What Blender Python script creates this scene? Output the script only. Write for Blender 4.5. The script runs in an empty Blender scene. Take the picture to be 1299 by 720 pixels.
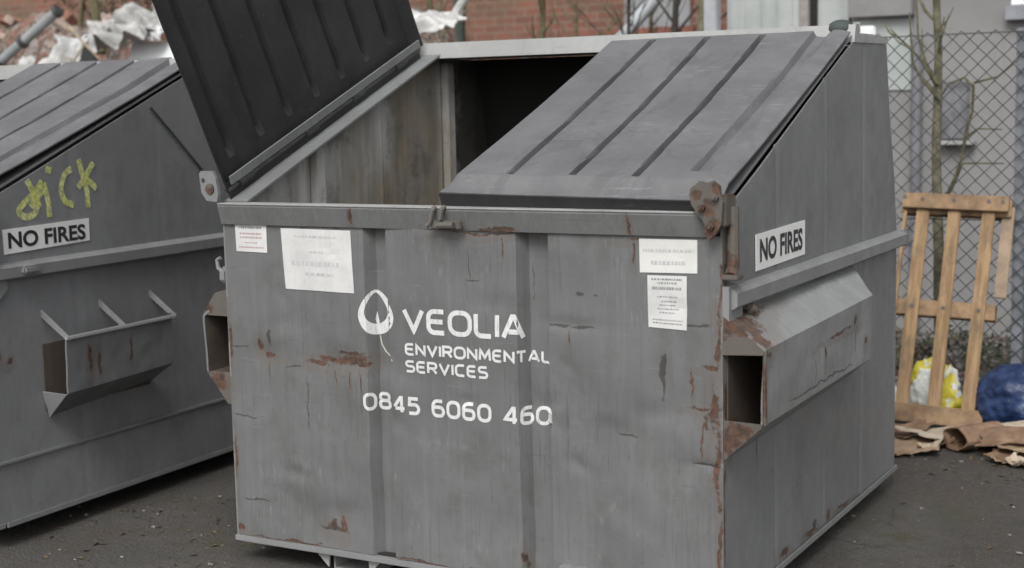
import bpy, bmesh, math, random
from mathutils import Vector, Matrix, noise
R = math.radians
sc = bpy.context.scene
col = sc.collection

# ------------------------------------------------------------------ camera
cam = bpy.data.cameras.new('camera')
camo = bpy.data.objects.new('camera', cam)
col.objects.link(camo)
yaw, pitch, roll = -0.5123210, 0.1247159, -0.0226055
F = Vector((math.sin(yaw)*math.cos(pitch), math.cos(yaw)*math.cos(pitch), -math.sin(pitch)))
r0 = Vector((math.cos(yaw), -math.sin(yaw), 0)); u0 = r0.cross(F)
Rt = math.cos(roll)*r0 + math.sin(roll)*u0
Up = -math.sin(roll)*r0 + math.cos(roll)*u0
M3 = Matrix((Rt, Up, -F)).transposed()
camo.matrix_world = Matrix.Translation((3.66756, -4.30683, 1.74793)) @ M3.to_4x4()
cam.sensor_width = 36.0
cam.lens = 1869.618/1299*36
cam.clip_start = 0.05; cam.clip_end = 2000
cam.dof.use_dof = True
cam.dof.focus_distance = 5.3
cam.dof.aperture_fstop = 2.3
sc.camera = camo

# ------------------------------------------------------------------ light
SUN_EL, SUN_AZ = R(48), R(168)      # azimuth measured from +Y towards +X
w = bpy.data.worlds.new('World'); sc.world = w
w.use_nodes = True
wt = w.node_tree; wt.nodes.clear()
sky = wt.nodes.new('ShaderNodeTexSky'); sky.sky_type = 'NISHITA'; sky.sun_disc = False
sky.sun_elevation = SUN_EL; sky.sun_rotation = SUN_AZ
sky.air_density = 1.0; sky.dust_density = 4.0; sky.ozone_density = 1.0
hs = wt.nodes.new('ShaderNodeHueSaturation'); hs.inputs['Saturation'].default_value = 0.13
bg = wt.nodes.new('ShaderNodeBackground'); bg.inputs['Strength'].default_value = 0.13
wo = wt.nodes.new('ShaderNodeOutputWorld')
wt.links.new(sky.outputs[0], hs.inputs['Color']); wt.links.new(hs.outputs[0], bg.inputs['Color'])
wt.links.new(bg.outputs[0], wo.inputs['Surface'])
sl = bpy.data.lights.new('sun', 'SUN'); sl.energy = 1.1; sl.angle = R(24); sl.color = (1.0, 0.985, 0.96)
so = bpy.data.objects.new('sun', sl); col.objects.link(so)
sd = Vector((math.sin(SUN_AZ)*math.cos(SUN_EL), math.cos(SUN_AZ)*math.cos(SUN_EL), math.sin(SUN_EL)))
so.rotation_euler = sd.to_track_quat('Z', 'Y').to_euler(); so.location = sd*30
sc.view_settings.view_transform = 'Standard'; sc.view_settings.look = 'None'
sc.view_settings.exposure = 0.50; sc.view_settings.gamma = 1.0
sc.view_settings.use_curve_mapping = False

# ------------------------------------------------------------------ node helpers
class NT:
    def __init__(s, name):
        s.m = bpy.data.materials.new(name); s.m.use_nodes = True
        s.t = s.m.node_tree; s.t.nodes.clear()
        s.out = s.t.nodes.new('ShaderNodeOutputMaterial')
        s.b = s.t.nodes.new('ShaderNodeBsdfPrincipled')
        s.t.links.new(s.b.outputs[0], s.out.inputs[0])
        s.tc = s.t.nodes.new('ShaderNodeTexCoord').outputs['Object']
    def put(s, v, sock):
        if v is None: return
        if isinstance(v, bpy.types.NodeSocket): s.t.links.new(v, sock)
        elif isinstance(v, (tuple, list)) and len(v) == 3 and sock.type == 'RGBA': sock.default_value = (*v, 1)
        else: sock.default_value = v
    def map(s, scale, rot=(0,0,0), vec=None, loc=(0,0,0)):
        n = s.t.nodes.new('ShaderNodeMapping'); s.put(vec or s.tc, n.inputs[0])
        n.inputs['Location'].default_value = loc
        n.inputs['Scale'].default_value = scale; n.inputs['Rotation'].default_value = rot
        return n.outputs[0]
    def noise(s, scale, detail=4, rough=.55, vec=None, dist=0, color=False):
        n = s.t.nodes.new('ShaderNodeTexNoise'); s.put(vec or s.tc, n.inputs['Vector'])
        n.inputs['Scale'].default_value = scale; n.inputs['Detail'].default_value = detail
        n.inputs['Roughness'].default_value = rough; n.inputs['Distortion'].default_value = dist
        return n.outputs[1 if color else 0]
    def vor(s, scale, vec=None, feature='F1', out=0, rnd=1.0):
        n = s.t.nodes.new('ShaderNodeTexVoronoi'); n.feature = feature
        s.put(vec or s.tc, n.inputs['Vector']); n.inputs['Scale'].default_value = scale
        n.inputs['Randomness'].default_value = rnd
        return n.outputs[out]
    def ramp(s, v, a, b, lo=0.0, hi=1.0):
        n = s.t.nodes.new('ShaderNodeMapRange'); n.interpolation_type = 'SMOOTHSTEP'
        s.put(v, n.inputs[0]); n.inputs[1].default_value = a; n.inputs[2].default_value = b
        n.inputs[3].default_value = lo; n.inputs[4].default_value = hi
        return n.outputs[0]
    def math(s, op, a, b=None):
        n = s.t.nodes.new('ShaderNodeMath'); n.operation = op
        s.put(a, n.inputs[0]); s.put(b, n.inputs[1])
        return n.outputs[0]
    def vmath(s, op, a, b=None):
        n = s.t.nodes.new('ShaderNodeVectorMath'); n.operation = op
        s.put(a, n.inputs[0]); s.put(b, n.inputs[1])
        return n.outputs[1] if op == 'LENGTH' else n.outputs[0]
    def mix(s, f, a, b, mode='MIX'):
        n = s.t.nodes.new('ShaderNodeMix'); n.data_type = 'RGBA'; n.blend_type = mode
        s.put(f, n.inputs[0]); s.put(a, n.inputs[6]); s.put(b, n.inputs[7])
        return n.outputs[2]
    def bump(s, h, strength=.3, dist=.005):
        n = s.t.nodes.new('ShaderNodeBump'); s.put(h, n.inputs['Height'])
        n.inputs['Strength'].default_value = strength; n.inputs['Distance'].default_value = dist
        s.t.links.new(n.outputs[0], s.b.inputs['Normal'])
    def spots(s, lst, warp=.9, scale=22, soft=(.75, 1.1), broken=0):
        """soft-edged irregular blobs: lst of (x, y, z, rx, ry, rz)"""
        nz = s.noise(scale, 5, .65)
        nz = s.math('MULTIPLY', s.math('SUBTRACT', nz, .5), warp*2.2)
        wv = s.vmath('MULTIPLY', s.vmath('SUBTRACT', s.noise(6, 4, .6, color=True), (.5, .5, .5)), (.075, .075, .075))
        P = s.vmath('ADD', s.tc, wv)
        acc = None
        for (x, y, z, rx, ry, rz) in lst:
            v = s.vmath('SUBTRACT', P, (x, y, z))
            v = s.vmath('MULTIPLY', v, (1/rx, 1/ry, 1/rz))
            d = s.math('ADD', s.vmath('LENGTH', v), nz)
            k = s.ramp(d, soft[0], soft[1], 1, 0)
            acc = k if acc is None else s.math('MAXIMUM', acc, k)
        if broken:
            fn = s.noise(70, 6, .75, vec=s.map((1, 1, .8)))
            acc = s.ramp(s.math('ADD', acc, s.math('MULTIPLY', s.math('SUBTRACT', fn, .5), broken)), .38, .82)
        return acc
    def done(s, color, rough=.6, metal=0, spec=None):
        s.put(color, s.b.inputs['Base Color']); s.put(rough, s.b.inputs['Roughness'])
        s.b.inputs['Metallic'].default_value = metal
        if spec is not None: s.b.inputs['Specular IOR Level'].default_value = spec
        return s.m

def paint(name, base, rust=(), scars=(), scuffs=(), rustiness=.5, streak=.5, seed=0.0, rough=.5, grime=.35):
    n = NT(name)
    P = n.map((1, 1, 1), loc=(seed*3.1, seed*1.7, seed*2.3))
    big = n.noise(1.7, 4, .6, vec=P)
    med = n.noise(9, 5, .65, vec=P)
    stv = n.map((26, 26, 1.3), loc=(seed, seed*2, 0))
    st = n.noise(1, 4, .6, vec=stv)
    st2 = n.noise(1, 3, .6, vec=n.map((90, 90, 2.0), loc=(seed*5, 3, 1)))
    b = Vector(base)
    c = n.mix(n.ramp(big, .3, .7), tuple(b*.91), tuple(b*1.07))
    mid = n.noise(4.2, 6, .72, vec=n.map((1, 1, .75), loc=(seed*4, 2, seed)))
    c = n.mix(n.math('MULTIPLY', n.ramp(mid, .48, .66), .42), c, (b[0]*.66, b[1]*.645, b[2]*.61))
    c = n.mix(n.math('MULTIPLY', n.ramp(mid, .44, .30), .35), c, tuple(b*1.3))
    c = n.mix(n.math('MULTIPLY', n.ramp(st, .45, .75), .35*streak), c, tuple(b*1.45))
    c = n.mix(n.math('MULTIPLY', n.ramp(st2, .56, .72), .45*streak), c, tuple(b*.6))
    c = n.mix(n.math('MULTIPLY', n.ramp(med, .55, .8), grime), c, (b[0]*.62, b[1]*.58, b[2]*.50))
    # thin crisp dirt runs and pale scrapes, gathered in patches
    g1 = n.ramp(n.noise(1.6, 3, .6, vec=n.map((1.6, 1.6, .8), loc=(seed+2, 7, 3))), .44, .60)
    r1 = n.noise(1, 3, .7, vec=n.map((150, 150, 2.2), loc=(seed*2, 1, 4)))
    c = n.mix(n.math('MULTIPLY', n.math('MULTIPLY', n.ramp(r1, .60, .66), g1), .5*min(1, streak*1.4)), c, (b[0]*.40, b[1]*.37, b[2]*.34))
    g2 = n.ramp(n.noise(2.3, 3, .6, vec=n.map((1, 1, 1), loc=(seed+6, 2, 8))), .48, .62)
    r2 = n.noise(1, 4, .75, vec=n.map((120, 120, 11), rot=(R(4), R(-5), 0), loc=(seed, 5, 2)))
    c = n.mix(n.math('MULTIPLY', n.math('MULTIPLY', n.ramp(r2, .58, .66), g2), .42*min(1, streak*1.4)), c, tuple(b*1.8))
    r3 = n.noise(38, 6, .75, vec=n.map((1, 1, .5), loc=(seed, 0, 1)))
    c = n.mix(n.math('MULTIPLY', n.ramp(r3, .58, .72), .45), c, (b[0]*.58, b[1]*.55, b[2]*.50))
    # fine scratches, two directions
    for i, (sx, sz, rt) in enumerate(((5, 120, R(14)), (7, 150, R(-24)))):
        v = n.map((sx, sx, sz), rot=(rt, rt, 0), loc=(seed+i*7, 0, i))
        sn = n.noise(1, 2, .5, vec=v)
        c = n.mix(n.math('MULTIPLY', n.ramp(sn, .70, .76), .35), c, tuple(b*(1.6 if i else .5)))
    # chips of bare dark / rusty steel
    ch = n.noise(30, 6, .7, vec=P)
    gate = n.noise(2.3, 3, .6, vec=n.map((1, 1, 1), loc=(seed+9, 4, 2)))
    chm = n.math('MULTIPLY', n.ramp(ch, .66, .70), n.ramp(gate, .5, .66))
    c = n.mix(n.math('MULTIPLY', chm, rustiness), c, (.055, .036, .026))
    rmask = None
    if scuffs:
        k = n.spots(scuffs, .9, 12, (.2, 1.3))
        k = n.math('MULTIPLY', k, n.ramp(n.noise(1, 5, .7, vec=n.map((60, 60, 14))), .46, .66))
        c = n.mix(n.math('MULTIPLY', k, .5), c, tuple(b*1.6))
    if rust:
        rmask = n.spots(rust, .9, 30, (.2, 1.25), 1.5)
        rn = n.noise(45, 5, .7)
        rc = n.mix(n.ramp(rn, .35, .65), (.036, .024, .018), (.125, .056, .030))
        halo = n.spots([(x, y, z-.015, rx*1.7, ry*1.7, rz*1.9) for x, y, z, rx, ry, rz in rust], .8, 14)
        c = n.mix(n.math('MULTIPLY', halo, .30), c, (.12, .095, .072))
        c = n.mix(n.math('MULTIPLY', rmask, .85), c, rc)
    if scars:
        k = n.spots(scars, .6, 30, (.45, 1.25), .5)
        c = n.mix(n.math('MULTIPLY', k, .72), c, (.040, .033, .029))
    h = n.math('ADD', n.math('MULTIPLY', n.noise(14, 5, .6, vec=P), .6), n.math('MULTIPLY', st, .25))
    if rmask is not None: h = n.math('SUBTRACT', h, n.math('MULTIPLY', rmask, .35))
    n.bump(h, .30, .006)
    ro = n.ramp(med, .3, .7, rough-.14, rough+.14)
    return n.done(c, ro, spec=.4)

def simple(name, base, rough=.7, var=.25, scale=6, bump=.2, bscale=40, spec=None, metal=0, bd=.004, alt=None):
    n = NT(name); b = Vector(base)
    a = n.noise(scale, 6, .65)
    c = n.mix(n.ramp(a, .3, .7), tuple(b*(1-var)), tuple(b*(1+var)) if alt is None else alt)
    n.bump(n.noise(bscale, 5, .65), bump, bd)
    return n.done(c, n.ramp(a, .3, .7, rough-.08, min(1, rough+.1)), metal, spec)

# ------------------------------------------------------------------ mesh helpers
def link(name, me, mat=None, parent=None, loc=None, smooth=False):
    o = bpy.data.objects.new(name, me); col.objects.link(o)
    if mat is not None and not me.materials:
        for m in (mat if isinstance(mat, (list, tuple)) else [mat]): me.materials.append(m)
    if parent is not None:
        o.parent = parent
        off = parent.get('_off')
        if off is not None: o.location = off
    if loc is not None: o.location = loc
    if smooth:
        for p in me.polygons: p.use_smooth = True
    return o
class MB:
    def __init__(s): s.v = []; s.f = []; s.mi = []
    def add(s, vs, fs, mi=0):
        o = len(s.v); s.v += [tuple(v) for v in vs]
        for f in fs: s.f.append(tuple(o+i for i in f)); s.mi.append(mi)
        return s
    def box(s, x0, x1, y0, y1, z0, z1, mi=0, bev=.0, M=None):
        bm = bmesh.new()
        bmesh.ops.create_cube(bm, size=1)
        for v in bm.verts:
            v.co = Vector(((x0+x1)/2+v.co.x*(x1-x0), (y0+y1)/2+v.co.y*(y1-y0), (z0+z1)/2+v.co.z*(z1-z0)))
        if bev > 0:
            bmesh.ops.bevel(bm, geom=bm.edges[:], offset=bev, segments=2, affect='EDGES')
        s.frombm(bm, mi, M); return s
    def frombm(s, bm, mi=0, M=None):
        bm.verts.index_update()
        s.add([(M @ v.co if M else v.co.copy()) for v in bm.verts], [[v.index for v in f.verts] for f in bm.faces], mi)
        bm.free()
    def prism(s, poly, axis, a, b, mi=0):
        """poly 2D list extruded along axis from a to b; poly coords are the two other axes in order"""
        def P(p, t):
            if axis == 'x': return (t, p[0], p[1])
            if axis == 'y': return (p[0], t, p[1])
            return (p[0], p[1], t)
        n = len(poly)
        s.add([P(p, a) for p in poly]+[P(p, b) for p in poly],
              [tuple(range(n)), tuple(range(2*n-1, n-1, -1))]+[(i, i+n, (i+1) % n+n, (i+1) % n) for i in range(n)], mi)
        return s
    def tube(s, pts, rad, seg=8, mi=0, cap=True):
        pts = [Vector(p) for p in pts]; n = len(pts)
        rs = rad if isinstance(rad, (list, tuple)) else [rad]*n
        vs = []; fs = []; up = None
        for i, p in enumerate(pts):
            t = (pts[min(i+1, n-1)]-pts[max(i-1, 0)]).normalized()
            if up is None:
                up = Vector((0, 0, 1)) if abs(t.z) < .9 else Vector((1, 0, 0))
            a = t.cross(up).normalized(); b_ = a.cross(t).normalized(); up = b_
            for k in range(seg):
                an = 2*math.pi*k/seg
                vs.append(p+(a*math.cos(an)+b_*math.sin(an))*rs[i])
        for i in range(n-1):
            for k in range(seg):
                fs.append((i*seg+k, i*seg+(k+1) % seg, (i+1)*seg+(k+1) % seg, (i+1)*seg+k))
        if cap:
            fs.append(tuple(range(seg-1, -1, -1))); fs.append(tuple(range((n-1)*seg, n*seg)))
        s.add(vs, fs, mi); return s
    def plate(s, quad, t, mi=0):
        """thin solid plate from an ordered planar polygon, thickness t along its normal (inwards)"""
        q = [Vector(p) for p in quad]
        nrm = (q[1]-q[0]).cross(q[2]-q[0]).normalized()*t
        n = len(q)
        s.add(q+[p-nrm for p in q], [tuple(range(n)), tuple(range(2*n-1, n-1, -1))]+[(i, i+n, (i+1) % n+n, (i+1) % n) for i in range(n)], mi)
        return s
    def sheet(s, fn, us, vs, off, mi=0, mi_back=None):
        """grid surface fn(u,v) given thickness by vector off (points to the back side)"""
        nu, nv = len(us), len(vs); off = Vector(off)
        top = [Vector(fn(u, v)) for v in vs for u in us]
        V = top+[p+off for p in top]; N = nu*nv; fs = []; mis = []
        I = lambda i, j: j*nu+i
        o = len(s.v); s.v += [tuple(v) for v in V]
        def af(f, m): s.f.append(tuple(o+i for i in f)); s.mi.append(m)
        mb = mi if mi_back is None else mi_back
        for j in range(nv-1):
            for i in range(nu-1):
                q = (I(i, j), I(i+1, j), I(i+1, j+1), I(i, j+1))
                af(q, mi); af(tuple(N+k for k in reversed(q)), mb)
        for i in range(nu-1):
            a, b = I(i, 0), I(i+1, 0); af((b, a, N+a, N+b), mi)
            a, b = I(i, nv-1), I(i+1, nv-1); af((a, b, N+b, N+a), mi)
        for j in range(nv-1):
            a, b = I(0, j), I(0, j+1); af((a, b, N+b, N+a), mi)
            a, b = I(nu-1, j), I(nu-1, j+1); af((b, a, N+a, N+b), mi)
        return s
    def build(s, name, mat, parent=None, smooth=False, loc=None, recalc=True):
        me = bpy.data.meshes.new(name)
        me.from_pydata(s.v, [], s.f); 
        for m in (mat if isinstance(mat, (list, tuple)) else [mat]): me.materials.append(m)
        for p, k in zip(me.polygons, s.mi): p.material_index = k
        if recalc:
            bm = bmesh.new(); bm.from_mesh(me); bmesh.ops.recalc_face_normals(bm, faces=bm.faces[:]); bm.to_mesh(me); bm.free()
        if smooth:
            for p in me.polygons: p.use_smooth = True
            try: me.set_sharp_from_angle(angle=R(24))
            except Exception: pass
        return link(name, me, None, parent, loc)
def tag(o, label=None, cat=None, group=None, kind=None):
    if label: o['label'] = label
    if cat: o['category'] = cat
    if group: o['group'] = group
    if kind: o['kind'] = kind
    return o
def empty(name, loc, rz=0, off=None):
    o = bpy.data.objects.new(name, None); col.objects.link(o)
    o.location = loc; o.rotation_euler = (0, 0, rz); o.empty_display_size = .2
    if off is not None: o['_off'] = off
    return o
def lin(a, b, n): return [a+(b-a)*i/n for i in range(n+1)]
def merge(*ls):
    r = sorted(set(round(x, 5) for l in ls for x in l)); out = [r[0]]
    for x in r[1:]:
        if x-out[-1] > .0015: out.append(x)
    return out
def fbm(p, o=4): return noise.fractal(Vector(p), 1.0, 2.0, o)

# ------------------------------------------------------------------ lettering: strokes laid on a surface
def densify(pl, step):
    out = [pl[0]]
    for a, b in zip(pl, pl[1:]):
        d = math.dist(a, b); k = max(1, int(math.ceil(d/step)))
        for i in range(1, k+1): out.append((a[0]+(b[0]-a[0])*i/k, a[1]+(b[1]-a[1])*i/k))
    return out
def stroke2d(pl, t, step=.012, closed=False):
    if closed: pl = pl+[pl[0]]
    pl = densify(pl, step); n = len(pl); L = []; Rr = []
    for i in range(n):
        if closed: a = pl[i-1] if i > 0 else pl[-2]; b = pl[i+1] if i < n-1 else pl[1]
        else: a = pl[max(0, i-1)]; b = pl[min(n-1, i+1)]
        p = pl[i]
        d1 = Vector((p[0]-a[0], p[1]-a[1])); d2 = Vector((b[0]-p[0], b[1]-p[1]))
        if d1.length < 1e-9: d1 = d2
        if d2.length < 1e-9: d2 = d1
        d1.normalize(); d2.normalize()
        n1 = Vector((-d1.y, d1.x)); n2 = Vector((-d2.y, d2.x)); m = n1+n2
        m = m.normalized() if m.length > 1e-6 else n1
        k = min(1.8, 1/max(.4, m.dot(n1)))
        h = t/2*k
        L.append((p[0]+m.x*h, p[1]+m.y*h)); Rr.append((p[0]-m.x*h, p[1]-m.y*h))
    return L, Rr
def arc(cx, cy, rx, ry, a0, a1, n=8):
    return [(cx+rx*math.cos(R(a0+(a1-a0)*i/n)), cy+ry*math.sin(R(a0+(a1-a0)*i/n))) for i in range(n+1)]
def rrect(x0, y0, x1, y1, r, n=5):
    rx = ry = r
    return arc(x1-rx, y1-ry, rx, ry, 0, 90, n)+arc(x0+rx, y1-ry, rx, ry, 90, 180, n)+arc(x0+rx, y0+ry, rx, ry, 180, 270, n)+arc(x1-rx, y0+ry, rx, ry, 270, 360, n)
# glyph: (width, [(points, closed)]) in a 1-high box
G = {
 'V': (.92, [([(0, 1), (.46, .02), (.92, 1)], 0)]),
 'E': (.78, [([(.78, 1)]+arc(.3, .7, .3, .3, 90, 180, 5)+arc(.3, .3, .3, .3, 180, 270, 5)+[(.78, 0)], 0), ([(.05, .52), (.72, .52)], 0)]),
 'O': (1.0, [(rrect(0, 0, 1.0, 1, .38), 1)]),
 'L': (.72, [([(0, 1)]+arc(.25, .25, .25, .25, 180, 270, 4)+[(.72, 0)], 0)]),
 'I': (.0, [([(0, 0), (0, 1)], 0)]),
 'A': (.95, [([(0, 0), (.42, .96), (.52, .96), (.95, 0)], 0), ([(.25, .27), (.74, .27)], 0)]),
 'N': (.85, [([(0, 0), (0, .97), (.85, .03), (.85, 1)], 0)]),
 'R': (.82, [([(0, 0), (0, 1)]+arc(.55, .74, .27, .26, 90, -90, 6)+[(.1, .48)], 0), ([(.45, .46), (.82, 0)], 0)]),
 'M': (1.05, [([(0, 0), (.08, 1), (.525, .25), (.97, 1), (1.05, 0)], 0)]),
 'T': (.85, [([(0, 1), (.85, 1)], 0), ([(.425, 0), (.425, .97)], 0)]),
 'S': (.8, [([(.78, 1)]+arc(.25, .76, .25, .24, 90, 270, 6)+arc(.55, .26, .25, .26, 90, -90, 6)+[(0, 0)], 0)]),
 'C': (.8, [([(.8, 1)]+arc(.33, .67, .33, .33, 90, 180, 5)+arc(.33, .33, .33, .33, 180, 270, 5)+[(.8, 0)], 0)]),
 '0': (.88, [(rrect(0, 0, .88, 1, .36), 1)]),
 '8': (.78, [(rrect(.03, .52, .75, 1, .22), 1), (rrect(0, 0, .78, .52, .24), 1)]),
 '4': (.9, [([(.68, 0), (.68, 1), (.58, 1), (.02, .26), (.9, .26)], 0)]),
 '5': (.78, [([(.74, 1), (.08, 1), (.05, .58)]+arc(.46, .3, .32, .3, 90, -90, 7)+[(.0, 0)], 0)]),
 '6': (.82, [([(.74, 1), (.4, 1)]+arc(.36, .64, .36, .36, 95, 180, 5)+arc(.28, .28, .28, .28, 180, 270, 4)+arc(.54, .29, .28, .29, 270, 450, 8)+[(.05, .58)], 0)]),
}
def layout(text, x0, x1, z0, h, gap, space=.55):
    tot = 0
    for i, ch in enumerate(text):
        tot += (space if ch == ' ' else G[ch][0]) + (gap if i < len(text)-1 else 0)
    k = (x1-x0)/(tot*h)
    out = [[]]; cx = x0
    for ch in text:
        if ch == ' ': cx += (space+gap)*h*k; out.append([]); continue
        for pl, cl in G[ch][1]: out[-1].append(([(cx+px*h*k, z0+pz*h) for px, pz in pl], cl))
        cx += (G[ch][0]+gap)*h*k
    return out          # one list of strokes per word
def strokes_mesh(mb, polys, t, place, step=.01):
    for pl, cl in polys:
        L, Rr = stroke2d(pl, t, step, bool(cl)); n = len(L)
        mb.add([place(*p) for p in L]+[place(*p) for p in Rr], [(i, i+1, n+i+1, n+i) for i in range(n-1)])
def font_mesh(mb, text, x0, x1, z0, h, place, bold=.012):
    cu = bpy.data.curves.new('lettering', 'FONT'); cu.body = text; cu.size = 1; cu.offset = bold; cu.resolution_u = 4
    o = bpy.data.objects.new('lettering', cu); col.objects.link(o)
    dg = bpy.context.evaluated_depsgraph_get()
    me = bpy.data.meshes.new_from_object(o.evaluated_get(dg))
    bpy.data.objects.remove(o); bpy.data.curves.remove(cu)
    xs = [v.co.x for v in me.vertices]; ys = [v.co.y for v in me.vertices]
    ax, bx, ay, by = min(xs), max(xs), min(ys), max(ys)
    mb.add([place(x0+(v.co.x-ax)/(bx-ax)*(x1-x0), z0+(v.co.y-ay)/(by-ay)*h) for v in me.vertices], [tuple(p.vertices) for p in me.polygons])
    bpy.data.meshes.remove(me)

# ------------------------------------------------------------------ materials
GREY = (.138, .140, .141)
rust_front = [(.55,0,.80,.006,.09,.06),(.49,0,.81,.004,.09,.05),(.60,0,.79,.004,.09,.07),(.19,0,.81,.004,.09,.05),(1.46,0,1.0,.004,.09,.04),(1.21,0,1.30,.004,.09,.05),(1.70,0,1.30,.005,.09,.06),(1.93,0,.70,.005,.09,.07),(1.15,0,1.345,.16,.09,.006),(1.75,0,1.342,.12,.09,.007),(.45,0,1.348,.14,.09,.005),(1.994,0,1.2,.008,.09,.14),(.012,0,.9,.010,.09,.12),(.012,0,.45,.008,.09,.1),(.85,0,.158,.30,.09,.006),(1.55,0,.158,.2,.09,.008),(.26,0,.157,.2,.09,.007),(.48,0,.868,.08,.08,.018),(.57,0,.874,.08,.08,.026),(.56,0,.900,.07,.08,.014),(.42,0,.846,.07,.08,.014),(.62,0,.856,.05,.08,.014),
  (.19,0,.865,.045,.08,.014),(.15,0,.90,.02,.08,.030),(1.965,0,.80,.030,.09,.10),(1.925,0,.80,.055,.08,.011),(1.955,0,.935,.05,.09,.009),(1.945,0,.76,.02,.08,.035),
  (1.985,0,.62,.014,.09,.22),(1.985,0,1.02,.014,.09,.10),(1.262,0,.215,.012,.09,.045),(1.985,0,.36,.010,.09,.10),
  (.44,0,.235,.035,.08,.03),(.50,0,.245,.02,.08,.05),(.02,0,.18,.04,.09,.014),(1.9,0,.16,.12,.09,.012),(.9,0,.15,.2,.09,.008),(1.90,0,.875,.006,.08,.06)]
scar_front = [(1.42,0,1.052,.065,.09,.0075),(1.505,0,1.045,.055,.09,.0065),(1.668,0,.695,.05,.09,.0040),(1.945,0,.618,.06,.09,.0055),(1.79,0,.90,.012,.09,.09),
  (.045,0,.886,.06,.09,.0040),(.07,0,.628,.07,.09,.0040),(1.091,0,1.19,.035,.09,.0040),(1.072,0,1.235,.0028,.09,.06),(1.498,0,1.155,.018,.09,.006),(1.56,0,1.152,.010,.09,.005),
  (.105,0,.30,.08,.09,.004),(1.92,0,1.075,.05,.09,.0045),(.30,0,.82,.05,.09,.0040),(.20,0,.93,.012,.09,.04),(.36,0,.70,.0028,.09,.12),(1.30,0,1.19,.0030,.09,.10),(.45,0,.22,.08,.09,.010)]
scuff_front = [(.82,0,.32,.03,.09,.16),(.36,0,.45,.12,.09,.06),(.75,0,.46,.05,.09,.02),(1.55,0,.40,.06,.09,.012),(1.72,0,.36,.03,.09,.012),(1.62,0,.45,.02,.09,.02),(.95,0,.60,.11,.09,.02),(.2,0,.42,.1,.09,.03),(1.1,0,.24,.10,.09,.03)]
PAINT_F = paint('grey_painted_steel_front', GREY, rust_front, scar_front, scuff_front, .55, .75, 0.0)
rust_side = [(2,.03,.80,.09,.035,.12),(2,.06,1.02,.09,.05,.05),(2,.012,.5,.09,.010,.25),(2,.25,1.06,.09,.07,.018),(2,.9,.165,.09,.10,.016),(2,.6,.17,.09,.07,.02),(2,1.3,.16,.09,.14,.012),(2,1.12,.18,.09,.04,.028),(2,.03,1.24,.09,.018,.06)]
scuff_side = [(2,.68,.50,.09,.02,.022),(2,.74,.485,.09,.02,.012),(2,1.62,.42,.09,.03,.008),(2,.35,.30,.09,.05,.010)]
PAINT_S = paint('grey_painted_steel_side_lightened', (.190, .194, .197), rust_side, [(2,.31,.62,.09,.005,.08),(2,.95,.19,.09,.03,.02)], scuff_side, .3, .35, 1.3)  # same grey as the front, lightened to make up for the shaded sides
PAINT_L = paint('grey_painted_steel_lightened', (.205, .209, .215), [(2,.05,.82,.09,.03,.03),(2,.12,.80,.09,.02,.02),(2,.0,.75,.09,.012,.15)], (), (), .25, .3, 2.7)  # left bin's grey, lightened to offset the shade on its side
PAINT_P = paint('grey_painted_steel_pocket', (.235, .240, .240), [(2.05,.06,1.07,.08,.13,.05),(2.1,.05,1.03,.08,.06,.04),(2.02,.20,1.10,.05,.16,.03),(2.14,.03,.99,.05,.05,.025),(2.14,.015,.80,.05,.02,.05),(2.14,.80,.945,.05,.20,.010),(2.14,.98,.962,.05,.03,.02),(2.14,.02,.85,.05,.012,.20),(2.14,1.12,.87,.05,.02,.02),(2.14,.62,.90,.05,.010,.05)], [(2.14,.52,.86,.05,.005,.07),(2.14,1.0,.9,.05,.005,.06),(2.13,.6,.80,.05,.5,.005)], [(2.05,.9,1.09,.09,.5,.03)], .6, .5, .8)
PAINT_LP = paint('grey_painted_steel_pocket_worn', (.150, .154, .158), [(2.15,.43,.76,.05,.018,.09),(2.15,.48,.74,.05,.012,.08),(2.15,.66,.76,.05,.008,.06)], (), (), .5, .4, 3.8)
RIM = paint('grimy_grey_steel_rim', (.145, .147, .146), [(1.2,0,1.36,.10,.1,.012),(1.69,0,1.39,.010,.1,.05),(.60,0,1.39,.012,.1,.05),(.9,0,1.355,.2,.1,.006)], (), (), .7, .7, 4.4, .6, .6)
EDGE = paint('worn_light_steel', (.34, .345, .34), (), (), (), .5, .2, 5.2, .5, .5)
RAIL = paint('rail_steel', (.21, .213, .215), (), (), (), .4, .2, 6.1, .5, .4)
BRKT = paint('rusted_bracket_steel', (.105, .098, .090), [(1.935,0,1.49,.03,.2,.03),(1.975,0,1.44,.03,.2,.05),(2.005,0,1.50,.02,.2,.03),(1.98,0,1.38,.06,.2,.05),(2.02,.03,1.28,.05,.1,.05),(-.024,0,1.49,.035,.2,.03),(2.04,.02,1.08,.10,.2,.05),(2.05,.0,.74,.07,.2,.04),(2.02,.0,.69,.04,.2,.05),(-.06,0,.74,.07,.2,.05),(-.10,0,1.03,.04,.2,.03),(2.137,.0,.88,.03,.2,.12)], (), (), .9, .3, 7.7, .65, .8)
MOUTH = paint('rusty_shade_pocket_inside', (.085, .068, .055), [(0,.02,.72,.2,.1,.06),(2.07,.03,.74,.2,.12,.05)], (), (), .9, .6, 3.3, .85, .6)  # rust plus the pocket's shade, put into one dark brown
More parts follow.
